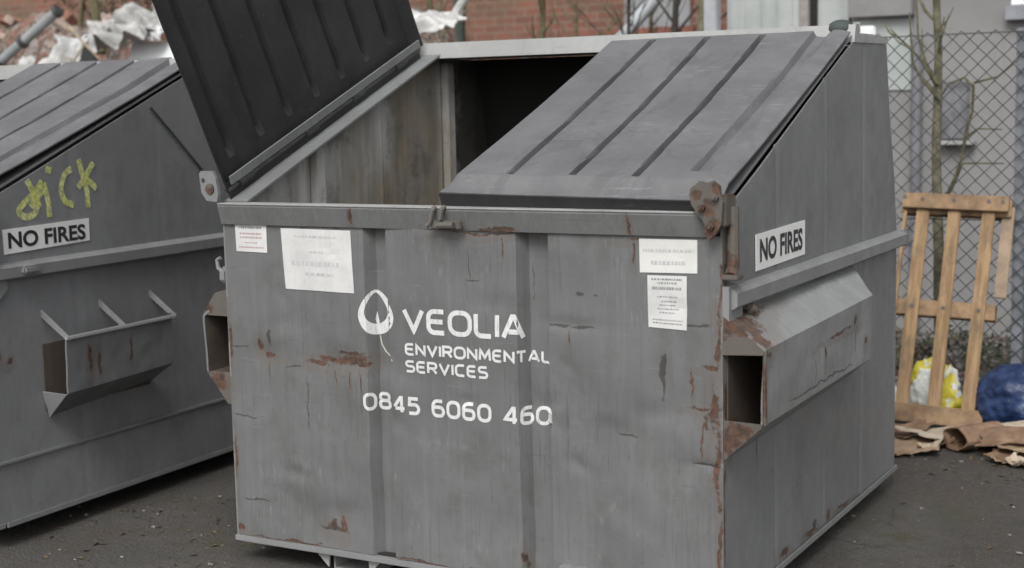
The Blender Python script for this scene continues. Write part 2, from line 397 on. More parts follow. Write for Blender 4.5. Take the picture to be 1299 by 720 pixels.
def inner_paint():
    n = NT('stained_darkened_inner_steel')
    st = n.noise(1, 5, .65, vec=n.map((7, 7, 1.1)))
    a = n.noise(5, 6, .7)
    c = n.mix(n.ramp(st, .38, .62), (.36, .34, .30), (.55, .545, .53))
    c = n.mix(n.math('MULTIPLY', n.ramp(a, .5, .7), .6), c, (.10, .08, .06))
    y = n.noise(1, 4, .6, vec=n.map((3, 3.4, .7), loc=(4, 1, 0)))
    c = n.mix(n.math('MULTIPLY', n.ramp(y, .52, .66), .55), c, (.15, .115, .055))
    k = n.spots([(0, 1.32, 1.5, .5, .26, .8), (0, 1.1, 1.2, .5, .3, .4)], .7, 5, (.5, 1.1))
    c = n.mix(n.math('MULTIPLY', k, .6), c, n.mix(n.ramp(a, .35, .6), (.25, .185, .095), (.11, .085, .06)))
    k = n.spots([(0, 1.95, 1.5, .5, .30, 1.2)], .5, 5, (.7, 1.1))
    c = n.mix(n.math('MULTIPLY', k, .85), c, (.018, .016, .014))  # near-black towards the back corner, behind the stiffener
    n.bump(n.noise(30, 5, .65), .25, .006)
    return n.done(c, .75)
INNER = inner_paint()
NEAR_BLACK = simple('near_black_inner_steel', (.016, .015, .014), .9, .4, 5)  # near-black base colour for the back panel and floor
def lid_mat(name, c0, c1, rough):
    n = NT(name)
    a = n.noise(3.5, 6, .65); f = n.noise(160, 2, .5); d = n.noise(22, 5, .7)
    c = n.mix(n.ramp(a, .3, .7), c0, c1)
    c = n.mix(n.math('MULTIPLY', n.ramp(d, .55, .75), .3), c, tuple(Vector(c1)*1.35))
    c = n.mix(n.math('MULTIPLY', n.ramp(f, .6, .75), .22), c, tuple(Vector(c1)*1.7))
    sc_ = n.noise(1, 4, .7, vec=n.map((8, 90, 90), rot=(0, 0, R(8)))); gt = n.ramp(n.noise(2.6, 3, .6), .45, .62)
    c = n.mix(n.math('MULTIPLY', n.math('MULTIPLY', n.ramp(sc_, .58, .66), gt), .5), c, tuple(Vector(c1)*1.9))
    wm = n.noise(4.5, 6, .75, vec=n.map((1, .6, .6), loc=(2, 5, 1)), dist=.8)
    c = n.mix(n.math('MULTIPLY', n.ramp(wm, .52, .60), .30), c, tuple(Vector(c0)*.62))
    c = n.mix(n.math('MULTIPLY', n.ramp(n.vor(19), .035, .02), .75), c, (.33, .33, .31))
    n.bump(n.noise(120, 3, .6), .15, .002)
    return n.done(c, rough, spec=.35)
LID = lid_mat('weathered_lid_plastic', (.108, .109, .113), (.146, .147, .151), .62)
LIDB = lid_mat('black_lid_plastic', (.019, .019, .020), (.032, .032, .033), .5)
STEELD = simple('dark_rod_steel', (.06, .06, .06), .5, .4, 20)
def stencil():
    n = NT('worn_white_stencil_paint'); a = n.noise(60, 5, .7); st = n.noise(1, 4, .6, vec=n.map((110, 110, 9)))
    c = n.mix(n.ramp(a, .35, .7), (.66, .67, .66), (.56, .57, .56))
    c = n.mix(n.math('MULTIPLY', n.ramp(st, .56, .68), .55), c, (.30, .30, .30))
    return n.done(c, .55)
WHITE_P = stencil()
FADED = simple('faded_stencil_line', (.46, .44, .37), .6, .2, 9, .05)
def paper(name, c, d):
    n = NT(name)
    a = n.noise(7, 5, .65); s_ = n.noise(1, 4, .6, vec=n.map((60, 60, 4)))
    cc = n.mix(n.ramp(a, .35, .75), c, tuple(Vector(c)*d))
    cc = n.mix(n.math('MULTIPLY', n.ramp(s_, .55, .75), .25), cc, tuple(Vector(c)*.6))
    n.bump(n.noise(12, 3, .5), .15, .004)
    return n.done(cc, .55)
PAPER = paper('white_sticker_paper', (.62, .62, .61), .82)
PAPER2 = paper('yellowed_sticker_paper', (.66, .66, .63), .85)
SIGN = paper('white_sign_plate', (.82, .82, .81), .93)
INK_F = simple('faded_grey_print', (.46, .47, .47), .6, .1, 30, 0)
INK_G = simple('grey_print', (.23, .24, .24), .6, .15, 30, 0)
INK_R = simple('faded_red_print', (.40, .27, .28), .6, .1, 30, 0)
INK_B = simple('black_sign_print', (.03, .03, .032), .5, .2, 30, 0)
def spray():
    n = NT('yellow_spray_paint')
    a = n.noise(55, 4, .6)
    n.t.links.new(n.ramp(a, .30, .68, .40, .95), n.b.inputs['Alpha'])
    return n.done(n.mix(n.ramp(n.noise(12), .35, .65), (.64, .68, .20), (.74, .76, .36)), .7)
SPRAY = spray()

# ------------------------------------------------------------------ dumpster geometry (local frame: x across the front, y back, z up)
W, D, ZB, HF, ZR, YT1, YT2, ZT = 2.0, 2.08, .14, 1.43, 1.16, 1.416, 1.892, 2.0
OFF = (-1.0, -1.04, -.05)
RIBS = ((.640, .738, .042), (1.262, 1.384, .046))
def trap(x, a, b, d, e=.010):
    if x <= a or x >= b: return 0
    return d*min(1, (x-a)/(e*2.6), (b-x)/e)
_r = random.Random(8)
DENTS = [(_r.uniform(.08, 1.92), _r.uniform(.2, 1.3), _r.uniform(.03, .11), _r.choice((-.4, 1, 1))*_r.uniform(.003, .008), _r.uniform(-.8, .8)) for _ in range(34)]
def front_y(x, z):
    y = 0
    for a, b, d in RIBS: y += trap(x, a, b, d)
    y += .009*fbm((x*1.5, z*1.4, 3.3), 3)+.0035*fbm((x*5, z*4, 7.1), 3)
    for (cx, cz, rx, rz, d) in ((1.79, .895, .028, .10, .016), (.55, .87, .16, .05, .010), (.2, .87, .10, .05, .008), (1.92, .82, .07, .14, .012), (1.02, 1.2, .12, .09, .006), (.45, .24, .14, .10, .010), (1.45, 1.05, .12, .02, .006), (1.6, .68, .12, .1, .007), (1.95, .62, .08, .012, .006), (1.2, .3, .18, .1, .008)):
        y += d*math.exp(-((x-cx)/rx)**2-((z-cz)/rz)**2)
    for (cx, cz, r_, d, t_) in DENTS:
        u = (x-cx)*math.cos(t_)+(z-cz)*math.sin(t_); v = -(x-cx)*math.sin(t_)+(z-cz)*math.cos(t_)
        q = (u/r_)**2+(v/(r_*.45))**2
        if q < 6: y += d*math.exp(-q)
    k = min(1, max(0, (x-.0)/.03), max(0, (W-x)/.03))
    return y*k
CREASE = (.505, 1.06, 1.555)
def side_top(y):
    if y <= YT1: return HF+(ZT-HF)*y/YT1
    if y <= YT2: return ZT
    return ZT-(ZT-1.19)*(y-YT2)/(D+.005-YT2)
CREASE_D = .005
def side_d(y, z):          # inward dent depth
    d = 0
    for c in CREASE: d += CREASE_D*max(0, 1-abs(y-c)/.016)
    d += .006*fbm((y*1.4, z*1.4, 11.3), 3)+.006*math.exp(-((y-.7)/.25)**2-((z-.45)/.2)**2)
    return d*min(1, max(0, y/.03), max(0, (D-y)/.03))
SLV = Vector((0, 1.416, .57)).normalized(); SLN = Vector((0, -SLV.z, SLV.y))
def slope(x, v, h): return Vector((x, 0, HF+.01))+SLV*v+SLN*h
def sm(t): t = min(1, max(0, t)); return t*t*(3-2*t)
GROOVES = ((1.178, 1.192), (1.415, 1.436), (1.650, 1.668))
def lid_h(x, v, x0, x1):
    # groove centres drift slightly along the slope
    t = v/1.55
    h = .032*sm((x-x0)/.03)
    for g1, g0 in GROOVES:
        g = g0+(g1-g0)*t
        if .105 < v < 1.485: h -= .040*max(0, min(1, (.0135-abs(x-g))/.004))
    g = 1.872+.012*t
    if v > .16: h -= .026*max(0, min(1, (.032-abs(x-g))/.010))
    h *= 1 if x < 1.955 else 1-.35*sm((x-1.955)/.035)
    k = max(0, min(1, (v-.035)/.06))
    h = h*k+.002
    h += .012*math.sin(t*math.pi)*-1+.003*fbm((x*2, v*2, 5), 2)
    return h

def make_dumpster(loc, rz, label, near):
    global YT1, ZT, CREASE_D
    CREASE_D = .005 if near else .0018
    YT1, ZT = (1.416, 2.0) if near else (1.33, HF+.57*1.33/1.416)
    PS = PAINT_S if near else PAINT_L
    PF = PAINT_F
    root = empty('rubbish_dumpster', loc, rz, OFF)
    tag(root, label, 'dumpster', 'grey front lift dumpsters')
    # ---- front panel
    xs = merge(lin(0, W, 130), *[(a, a+.013, a+.026, b-.010, b-.005, b) for a, b, _ in RIBS])
    zs = lin(ZB+.012, HF-.072, 90)
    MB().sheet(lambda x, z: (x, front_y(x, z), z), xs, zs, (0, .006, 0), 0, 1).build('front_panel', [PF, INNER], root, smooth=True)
    MB().box(-.004, W+.004, -.012, .05, ZB-.012, ZB+.010, bev=.003).build('base_flange', RAIL, root)
    # ---- rim beam on top of the front panel
    m = MB()
    m.prism([(-.010, HF-.074), (-.028, HF-.006), (-.026, HF), (.055, HF), (.055, HF-.05), (.012, HF-.078)], 'x', .0, W-.05)
    m.build('front_rim', RIM, root)
    MB().box(.0, W-.06, -.031, .050, HF+.0005, HF+.006, bev=.002).build('rim_edge', EDGE, root)
    # ---- sides
    for sx, nm in ((W, 0), (0, 1)):
        sg = 1 if sx > 0 else -1
        ys = merge(lin(.0, D+.0, 52), *[(c-.016, c, c+.016) for c in CREASE], (YT1, YT2), lin(YT2, D, 10))
        vv = lin(0, 1, 46)
        def fn(y, v, sx=sx, sg=sg):
            z = ZB+.002+(side_top(y)-.012-ZB)*v
            return (sx-sg*side_d(y, z), y, z)
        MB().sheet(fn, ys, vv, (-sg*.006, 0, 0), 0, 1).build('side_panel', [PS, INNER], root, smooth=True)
        # horizontal rail
        x = lambda q: sx+sg*q
        MB().box(min(x(.0025), x(.012)), max(x(.0025), x(.012)), .052, D+.01, ZB-.012, ZB+.012, bev=.003).build('base_flange', RAIL, root)
        MB().prism([(x(-.004), 1.196), (x(.026), 1.190), (x(.042), 1.178), (x(.042), 1.136), (x(.026), 1.126), (x(-.004), 1.124)], 'y', .02, D+.045).build('side_rail', RAIL, root)
        # inner rim angle along the slope
        a0, a1 = (x(.004 if sx == 0 else -.008), x(-.105))
        q = [Vector((a0, .02, HF+.012)), Vector((a1, .02, HF+.012)), Vector((a1, YT1+.01, ZT+.010)), Vector((a0, YT1+.01, ZT+.010))]
        m = MB(); m.plate(q, .008); 
        q2 = [Vector((a0, .02, HF+.010)), Vector((a0, YT1, ZT+.009)), Vector((a0, YT1, ZT-.05)), Vector((a0, .02, HF-.05))]
        if sx == 0: m.plate([p+Vector((sg*.004, 0, 0)) for p in q2], .006)
        m.build('slope_rim', PS, root)
        if sx > 0: continue
        # hinge rod and knuckles along the slope
        m = MB(); m.tube([slope(x(-.012), .03, .030), slope(x(-.012), 1.5*YT1/1.416, .030)], .011, 10); m.build('hinge_rod', STEELD, root, smooth=True)
        m = MB(); m.plate([slope(x(-.020), .03, -.01), slope(x(-.020), 1.49*YT1/1.416, -.01), slope(x(-.020), 1.49*YT1/1.416, .060), slope(x(-.020), .03, .060)], .004)
        m.build('hinge_gap_shade', LIDB, root)  # black strip added to paint the shade of the hinge gap
        for v in (.10, .56, .92, 1.28):
            m = MB(); m.tube([slope(x(-.012), v, .030), slope(x(-.012), v+.09, .030)], .019, 10); m.build('hinge_knuckle', STEELD, root, smooth=True)
    # ---- back
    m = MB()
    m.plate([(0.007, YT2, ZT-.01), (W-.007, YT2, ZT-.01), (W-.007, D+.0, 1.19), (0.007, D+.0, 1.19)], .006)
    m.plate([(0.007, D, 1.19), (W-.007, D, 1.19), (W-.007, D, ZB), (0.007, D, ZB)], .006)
    m.build('back_panel', NEAR_BLACK, root)
    MB().box(-.04, W+.04, D+.001, D+.045, 1.125, 1.195, bev=.006).build('back_rail', RAIL, root)
    m = MB(); m.prism([(YT1-.006, ZT-.012), (YT1+.016, ZT+.058), (YT1+.06, ZT+.060), (YT1+.066, ZT+.016), (YT2+.004, ZT+.016), (YT2+.004, ZT-.008), (YT1+.02, ZT-.012)], 'x', -.003, W+.003)
    m.build('top_panel', EDGE, root)
    MB().box(.012, W-.012, .012, D-.012, ZB+.01, ZB+.018).build('floor_plate', NEAR_BLACK, root)
    for y in (.54, 1.57):
        MB().box(.008, .045, y, y+.06, ZB+.03, side_top(y)-.03, bev=.004).build('stiffener', INNER, root)
    # ---- feet
    for fy in (.05, D-.30):
        for fx in (.42, W-.60):
            m = MB()
            m.box(fx, fx+.18, fy, fy+.25, .0512, .062)
            m.box(fx, fx+.008, fy, fy+.25, .062, ZB-.006); m.box(fx+.172, fx+.18, fy, fy+.25, .062, ZB-.006)
            for gx in (fx-.002, fx+.174):
                m.prism([(gx-.06 if gx == fx-.002 else gx+.066, ZB-.013), (gx if gx == fx-.002 else gx+.008, .07), (gx+.006, ZB-.013)], 'y', fy-.03, fy-.022)
            m.build('foot', EDGE if near else PS, root)
    MB().box(1.412, 1.635, -.022, .010, ZB+.014, ZB+.085, bev=.005).build('step_bracket', RAIL, root)
    # ---- right lid (closed)
    x0, x1 = .955, 1.996; VE = 1.50*YT1/1.416
    t_ = []
    for g1, g0 in GROOVES: t_ += [g0+(g1-g0)*q+e for q in (0, .33, .66, 1) for e in (-.0135, -.0095, .0095, .0135)]
    us = merge(lin(x0, x1, 34), (x0+.01, x0+.02, x0+.03), t_, (1.84, 1.85, 1.86, 1.88, 1.89, 1.90, 1.91), (1.93, 1.95, 1.97))
    vs = merge(lin(.0, VE, 30), (.045, .06, .08, .10, .0945, .0955, .10, .104, .108, .14, .158, .162), (1.47, 1.482, 1.486))
    m = MB()
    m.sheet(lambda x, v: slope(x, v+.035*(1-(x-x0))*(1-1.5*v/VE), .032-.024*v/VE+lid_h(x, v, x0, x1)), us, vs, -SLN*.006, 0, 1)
    # hanging lip at front and free side; front plate paints the shaded gap black
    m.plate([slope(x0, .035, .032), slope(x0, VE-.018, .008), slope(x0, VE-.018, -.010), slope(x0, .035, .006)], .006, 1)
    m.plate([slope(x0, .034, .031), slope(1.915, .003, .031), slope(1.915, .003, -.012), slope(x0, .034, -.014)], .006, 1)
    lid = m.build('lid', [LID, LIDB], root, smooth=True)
    bm = bmesh.new(); bmesh.ops.create_uvsphere(bm, u_segments=16, v_segments=10, radius=1)
    m = MB(); m.frombm(bm, 0, Matrix.Translation((1.935, YT1+.045, ZT+.042)) @ Matrix.Diagonal((.055, .05, .038, 1)))
    m.build('lid_stop', simple('dark_green_rubber', (.045, .055, .052), .7), root, smooth=True)
    m = MB(); m.box(1.965, 1.995, YT1+.10, YT1+.30, ZT+.017, ZT+.026); m.box(1.965, 1.995, YT1+.10, YT1+.108, ZT+.027, ZT+.07, bev=.002)
    m.build('stop_bracket', EDGE, root)
    lid['label'] = 'closed dark grey ribbed plastic lid'
    # ---- left lid (thrown open, standing just past vertical)
    th = R(5.0)
    H0 = Vector((-.015, 0, 0))
    du = Vector((-math.sin(th), SLN.y*math.cos(th), SLN.z*math.cos(th)))      # up along the lid
    dn = Vector((math.cos(th), SLN.y*math.sin(th), SLN.z*math.sin(th)))       # towards the inner face
    def ol(u, v, h): return slope(-.004, v+.01, .044)+du*u+dn*h
    rv = [.13+i*.198 for i in range(7)]
    def oh(u, v):
        h = 0
        for g in rv:
            if .10 < u < .93: h -= .020*max(0, min(1, (.022-abs(v-g))/.010))
        e = min(v, 1.50-v, 1.02-u)
        return h+.040*(1-sm(e/.045))+.004*fbm((u*2, v*2, 2), 2)
    us = merge(lin(0, 1.02, 26), (.99, .97, 1.0)); vs = merge(lin(0, 1.50, 30), *[(g-.022, g-.012, g+.012, g+.022) for g in rv], (.012, .024, .036, .045, 1.455, 1.47, 1.485))
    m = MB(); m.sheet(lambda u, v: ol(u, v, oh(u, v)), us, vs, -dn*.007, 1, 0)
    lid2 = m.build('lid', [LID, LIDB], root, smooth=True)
    lid2['label'] = 'open lid standing upright with its black ribbed underside showing'
    m = MB()
    m.plate([ol(.004, .03, .044), ol(.004, 1.47, .044), ol(.036, 1.47, .048), ol(.036, .03, .048)], .008)
    m.build('hinge_flange', PS, lid2)
    # ---- corner hinge brackets
    m = MB()
    pl = [(1.918, 1.462), (1.912, 1.49), (1.916, 1.512), (1.932, 1.522), (1.945, 1.534), (1.972, 1.528), (1.99, 1.536), (2.010, 1.520), (2.014, 1.49), (2.022, 1.47), (2.016, 1.40), (2.0, 1.372), (1.975, 1.350), (1.962, 1.372), (1.958, 1.41), (1.94, 1.43)]
    m.prism(pl, 'y', -.052, -.034)
    m.box(1.998, 2.024, -.034, .06, 1.39, 1.49, bev=.006)
    b1 = m.build('hinge_bracket', BRKT, root); b1['label'] = 'rusty brown hinge bracket'
    for bx, bz in ((1.955, 1.452), (2.0, 1.485), (1.985, 1.395)):
        m = MB(); m.tube([(bx, -.053, bz), (bx, -.068, bz)], .012, 6); m.tube([(bx, -.067, bz), (bx, -.076, bz)], .006, 8); m.build('bolt', BRKT, b1)
    m = MB()
    m.prism([(-.068, 1.475), (-.076, 1.545), (-.066, 1.556), (-.01, 1.556), (.004, 1.53), (.012, 1.47), (.004, 1.44), (-.045, 1.445)], 'y', -.035, -.020)
    b2 = m.build('hinge_bracket', PS, root)
    m = MB(); m.tube([(-.024, -.0358, 1.490), (-.024, -.041, 1.490)], .020, 10); m.build('pivot', BRKT, b2)
    m = MB(); m.tube([(-.056, -.0358, 1.522), (-.056, -.038, 1.522)], .008, 8); m.build('bolt', STEELD, b2)
    # drop pipe and lugs on the right front corner
    m = MB(); m.tube([(2.022, .035, 1.45), (2.024, .03, 1.26), (2.026, .005, 1.235)], .020, 10); m.build('corner_pipe', BRKT if near else RAIL, root, smooth=True)
    m = MB(); m.box(1.999, 2.055, -.01, .045, 1.222, 1.240, bev=.004); m.build('pipe_foot', BRKT, root)
    m = MB(); m.prism([(.0, 1.20), (.07, 1.205), (.12, 1.17), (.12, 1.09), (.06, 1.04), (.0, 1.06)], 'x', 2.0, 2.022); m.build('corner_plate', RAIL, root)
    if near: m = MB(); m.box(2.001, 2.032, .15, .205, 1.108, 1.128, bev=.004); m.tube([(2.022, .178, 1.1), (2.045, .178, 1.112)], .014, 10); m.build('lug', BRKT, root)
    # left lug
    m = MB(); m.tube([(-.02, .01, 1.17), (-.042, .01, 1.185), (-.046, .01, 1.215), (-.030, .01, 1.225)], .008, 8); m.box(-.034, .0, .0, .04, 1.135, 1.18, bev=.006); m.build('lug', RAIL, root, smooth=True)
    # ---- hasp at the middle of the rim
    m = MB(); m.box(.955, 1.075, -.045, -.030, 1.362, 1.392, bev=.004)
    m.tube([(.965, -.03, 1.436), (.965, -.048, 1.425), (.957, -.052, 1.385), (.945, -.056, 1.372)], .0085, 8)
    m.tube([(1.003, -.03, 1.438), (1.003, -.050, 1.428), (.998, -.052, 1.395)], .0085, 8)
    m.tube([(.99, -.056, 1.376), (1.055, -.058, 1.378)], .012, 8)
    m.build('hasp', BRKT, root, smooth=True)
    # ---- fork pockets
    def pocket(sx, y0, y1, e, zt, zc, zd, zb_, yi0, yi1, mat, name='fork_pocket', v0=0):
        sg = 1 if sx > 0 else -1; X = lambda q: sx+sg*q; m = MB()
        rows = [[(X(.001), yi0, zt), (X(.001), yi1, zt+.004)], [(X(e), y0, zc), (X(e), y1, zc+.02)], [(X(e-.008), y0, zd), (X(e-.004), y1, zd+.02)], [(X(.001), y0+.03, zb_), (X(.001), yi1, zb_+.04)]]
        def fn(u, v):
            i = min(2, int(v)); t = v-i
            A = Vector(rows[i][0]).lerp(Vector(rows[i][1]), u); B = Vector(rows[i+1][0]).lerp(Vector(rows[i+1][1]), u)
            p = A.lerp(B, t); d = .006*fbm((p.y*5, p.z*5, 3), 3)*sg*(0 if v < .05 or v > 2.95 else 1)
            return p+Vector((d, 0, d*.5))
        vs = merge(lin(v0, 3, 36)); us = lin(0, 1, 40)
        m.sheet(fn, us, vs, (-sg*.009, 0, -.004), 0, 1)
        return m.build(name, [mat, MOUTH], root, smooth=True)
    lab = None
    if near:
        pk = pocket(W, .004, 1.20, .140, 1.112, 1.008, .765, .640, .012, 1.42, PAINT_P)
        m = MB(); m.plate([(2.002, .006, 1.108), (2.137, .002, 1.004), (2.137, .002, .992), (2.002, .002, .985)], .006); g = m.build('gusset', BRKT, pk); g['label'] = 'rusty plate above the mouth of the fork pocket'
        m = MB(); m.plate([(2.002, .004, .775), (2.131, .002, .772), (2.128, .002, .760), (2.002, .008, .645)], .006); g = m.build('gusset', BRKT, pk); g['label'] = 'rusty plate below the mouth of the fork pocket'
        m = MB(); m.tube([(2.139, .003, 1.002), (2.136, .000, .90), (2.137, .003, .77)], [.006, .005, .007], 6); m.build('torn_edge', BRKT, pk)
        MB().box(2.002, 2.006, .03, 1.2, .70, 1.00).build('pocket_shade_liner', MOUTH, pk)  # added liner, rusty and dark, painting shade into the mouth
    else:
        pk = pocket(W, .292, .93, .150, .975, .872, .645, .535, .30, .95, PAINT_LP, v0=1)
        for gy in (.307, .640, .96):
            m = MB(); m.prism([(2.0, .985), (2.0, .955), (2.150, .855), (2.150, .878)], 'y', gy-.004, gy+.004); m.build('fin', RAIL, pk)
        MB().box(2.002, 2.006, .30, .93, .56, .84).build('pocket_shade_liner', MOUTH, pk)  # added dark liner standing in for shade inside this pocket
        MB().box(2.146, 2.158, .285, .945, .866, .882, bev=.003).build('pocket_lip', EDGE, pk)
        m = MB(); m.plate([(2.003, .29, .645), (2.14, .288, .642), (2.003, .322, .530)], .006); m.build('gusset', RAIL, pk)
    pk2 = pocket(0, .0, 1.20, .122, 1.110, 1.000, .785, .660, .02, 1.42, PAINT_LP)
    m = MB(); m.plate([(-.003, 1.419, 1.10), (-.122, 1.203, 1.016), (-.118, 1.203, .80), (-.003, 1.419, .70)], .006); m.build('light_stop_cap', PS, pk2)  # unseen cap added to keep light out of the pocket
    MB().box(-.012, -.009, .02, 1.2, .70, 1.05).build('pocket_shade_liner', MOUTH, pk2)  # added liner coloured dark as the shaded, rusty pocket wall
    m = MB(); m.plate([(-.003, .004, 1.105), (-.06, .004, 1.09), (-.126, .004, 1.002), (-.003, .004, 1.002)], .007); m.build('gusset', BRKT if near else PS, pk2); m = MB(); m.plate([(-.003, .004, .785), (-.118, .004, .782), (-.02, .004, .662), (-.003, .004, .662)], .007); m.build('gusset', BRKT, pk2)
    # ---- paper, lettering
    def fp(o=.0017):
        def P(x, z):
            x2 = x
            for a_, b_, d_ in RIBS:          # squeezed along the fold so letters look unbroken from the camera
                if a_ < x < b_:
                    k_ = 1+.55*d_/.026
                    x2 = a_+(x-a_)/k_ if x-a_ < .026*k_ else x-.55*d_
            return (x2, front_y(x2, z)-o, z)
        return P
    def sp(sx=W, o=.002, tw=0): return lambda y, z: (sx-side_d(y, z)+o, y, z)
    def sticker(poly, mat, name='warning_sticker'):
        a, b, c, d = [Vector(p) for p in poly]          # tl tr br bl in (x,z)
        def fn(u, v):
            p = d.lerp(c, u).lerp(a.lerp(b, u), v); return Vector((p.x, front_y(p.x, p.y)-.0022, p.y))
        return MB().sheet(fn, lin(0, 1, 10), lin(0, 1, 10), (0, .0008, 0)).build(name, mat, root)
    def lines(poly, rows, mat, parent, seed):
        rnd = random.Random(seed); a, b, c, d = [Vector(p) for p in poly]
        for (v, u0, u1, t) in rows:
            u = u0; m = MB()
            while u < u1:
                w_ = rnd.uniform(.02, .06)
                e = min(u1, u+w_)
                pts = [d.lerp(c, q).lerp(a.lerp(b, q), v) for q in (u, e)]
                strokes_mesh(m, [([(pts[0].x, pts[0].y), (pts[1].x, pts[1].y)], 0)], t, fp(.0030))
                u = e+rnd.uniform(.012, .03)
            m.build('print_line', mat, parent, recalc=False)
    if near:
        P1 = [(.056, 1.362), (.205, 1.362), (.205, 1.252), (.059, 1.254)]
        s1 = sticker(P1, PAPER); s1['label'] = 'small white sticker with faded red print'
        lines(P1, [(.84, .14, .84, .008)], INK_G, s1, 1)
        lines(P1, [(.63, .14, .84, .006), (.50, .14, .84, .006), (.32, .3, .7, .004), (.16, .1, .9, .005)], INK_R, s1, 2)
        P2 = [(.272, 1.346), (.588, 1.344), (.596, 1.118), (.284, 1.121)]
        s2 = sticker(P2, PAPER); s2['label'] = 'large white sticker with print faded to almost nothing'
        lines(P2, [(.88, .2, .8, .007), (.63, .4, .6, .007), (.44, .12, .84, .016), (.27, .32, .72, .010)], INK_F, s2, 3)
        P3 = [(1.717, 1.345), (1.918, 1.346), (1.918, 1.240), (1.719, 1.236)]
        s3 = sticker(P3, PAPER2); s3['label'] = 'yellowed sticker with faded print'
        lines(P3, [(.66, .06, .93, .009), (.30, .2, .8, .012)], INK_F, s3, 4)
        P4 = [(1.745, 1.228), (1.882, 1.230), (1.880, 1.056), (1.747, 1.060)]
        s4 = sticker(P4, PAPER); s4['label'] = 'narrow white sticker packed with small black print'
        lines(P4, [(.93, .1, .88, .006), (.86, .25, .75, .005), (.76, .12, .86, .009), (.60, .25, .75, .004), (.51, .35, .72, .004), (.44, .3, .7, .004), (.37, .25, .78, .004), (.30, .3, .7, .004), (.16, .12, .9, .004), (.10, .12, .9, .004)], INK_G, s4, 5)
        for tx_, lay, tk in (('VEOLIA', (.808, 1.286, .994, .075, .30), .0172), ('ENVIRONMENTAL', (.808, 1.388, .910, .036, .34), .0092), ('SERVICES', (.806, 1.140, .848, .036, .34), .0092), ('0845 6060 460', (.622, 1.382, .697, .053, .36, .42), .0125)):
            for word in layout(tx_, *lay):
                m = MB(); strokes_mesh(m, word, tk, fp(), .008)
                m.build('lettering', WHITE_P, root, recalc=False)
        # leaf emblem: a pointed ring with a small flame inside and a thin tail
        m = MB(); cx = .684; N = 48; out = []; inn = []
        for i in range(N+1):
            a = 2*math.pi*i/N; s_, c_ = math.sin(a), math.cos(a)
            up = max(0, c_); 
            out.append((cx+.076*s_*(1-.30*up**1.5), 1.040+(.090*c_ if c_ > 0 else .074*c_)))
            inn.append((cx-.001+.049*s_*(1-.42*up**1.2), 1.052+(.067*c_ if c_ > 0 else .046*c_)))
        P = fp()
        K = 4
        V = [P(*(Vector(o_).lerp(Vector(i_), k/K))) for o_, i_ in zip(out, inn) for k in range(K+1)]
        m.add(V, [(i*(K+1)+k, (i+1)*(K+1)+k, (i+1)*(K+1)+k+1, i*(K+1)+k+1) for i in range(N) for k in range(K)])
        m.add([P(cx+.003, 1.052), P(cx-.006, 1.022), P(cx+.002, 1.000), P(cx+.011, 1.012)], [(0, 1, 2, 3)])
        m.build('leaf_emblem', WHITE_P, root, recalc=False)
        m = MB(); strokes_mesh(m, [([(.694, .964), (.700, .930), (.715, .905), (.745, .880)], 0)], .006, fp(), .01); m.build('emblem_tail', FADED, root, recalc=False)
        Q = [(.290, 1.338), (.800, 1.345), (.800, 1.222), (.292, 1.217)]
        tx0, tx1, tz0, th_ = .325, .768, 1.243, .078
    else:
        Q = [(.128, 1.328), (.606, 1.336), (.604, 1.242), (.130, 1.228)]
        tx0, tx1, tz0, th_ = .152, .580, 1.249, .066
    a, b, c, d = [Vector(p) for p in Q]
    def sf(u, v):
        p = d.lerp(c, u).lerp(a.lerp(b, u), v); return Vector((W+.006, p.x, p.y))
    sg = MB().sheet(sf, lin(0, 1, 16), lin(0, 1, 6), (-.0025, 0, 0)).build('no_fires_sign', SIGN, root)
    m = MB(); font_mesh(m, 'NO FIRES', tx0, tx1, tz0, th_, lambda y, z: (W+.0075, y, z), .030); m.build('lettering', INK_B, sg, recalc=False)
    if not near:
        T = [[(.354,1.508),(.303,1.458),(.253,1.426),(.221,1.397),(.248,1.371),(.296,1.374),(.323,1.412),(.303,1.458)],[(.272,1.518),(.303,1.467),(.335,1.402)],[(.357,1.472),(.319,1.439),(.286,1.406)],[(.36,1.50),(.379,1.435),(.384,1.358)],[(.377,1.557),(.408,1.548)],
             [(.524,1.549),(.490,1.535),(.471,1.511),(.456,1.466),(.475,1.419),(.524,1.399)],[(.565,1.588),(.585,1.523),(.605,1.456),(.606,1.382)],[(.653,1.570),(.597,1.508),(.555,1.469)],[(.591,1.513),(.633,1.483),(.661,1.457)]]
        m = MB()
        def curve(p):
            if len(p) < 3: return p
            q = [p[0]]+p+[p[-1]]; o_ = []
            for i in range(1, len(q)-2):
                for k in range(6):
                    t_ = k/6; o_.append(tuple(.5*(2*q[i][d]+(q[i+1][d]-q[i-1][d])*t_+(2*q[i-1][d]-5*q[i][d]+4*q[i+1][d]-q[i+2][d])*t_*t_+(3*q[i][d]-q[i-1][d]-3*q[i+1][d]+q[i+2][d])*t_**3) for d in (0, 1)))
            return o_+[p[-1]]
        for i, t in enumerate(T):
            t = curve(t)
            strokes_mesh(m, [(t, 0)], .028, sp(W, .0015+i*.0003), .010)
        m.build('graffiti', SPRAY, root, recalc=False)
        m = MB(); m.tube([(2.004, 1.027, 1.80), (2.006, 1.2, 1.645), (2.006, 1.36, 1.50)], .005, 6); m.build('side_cable', STEELD, root)
        MB().box(1.998, 2.010, .0, D, .385, .400, bev=.003).build('weld_strip', RAIL, root)
        MB().box(2.03, 2.062, .18, .26, 1.145, 1.178, bev=.008).build('lug', RAIL, root)
    for ch in root.children:
        pass
    return root

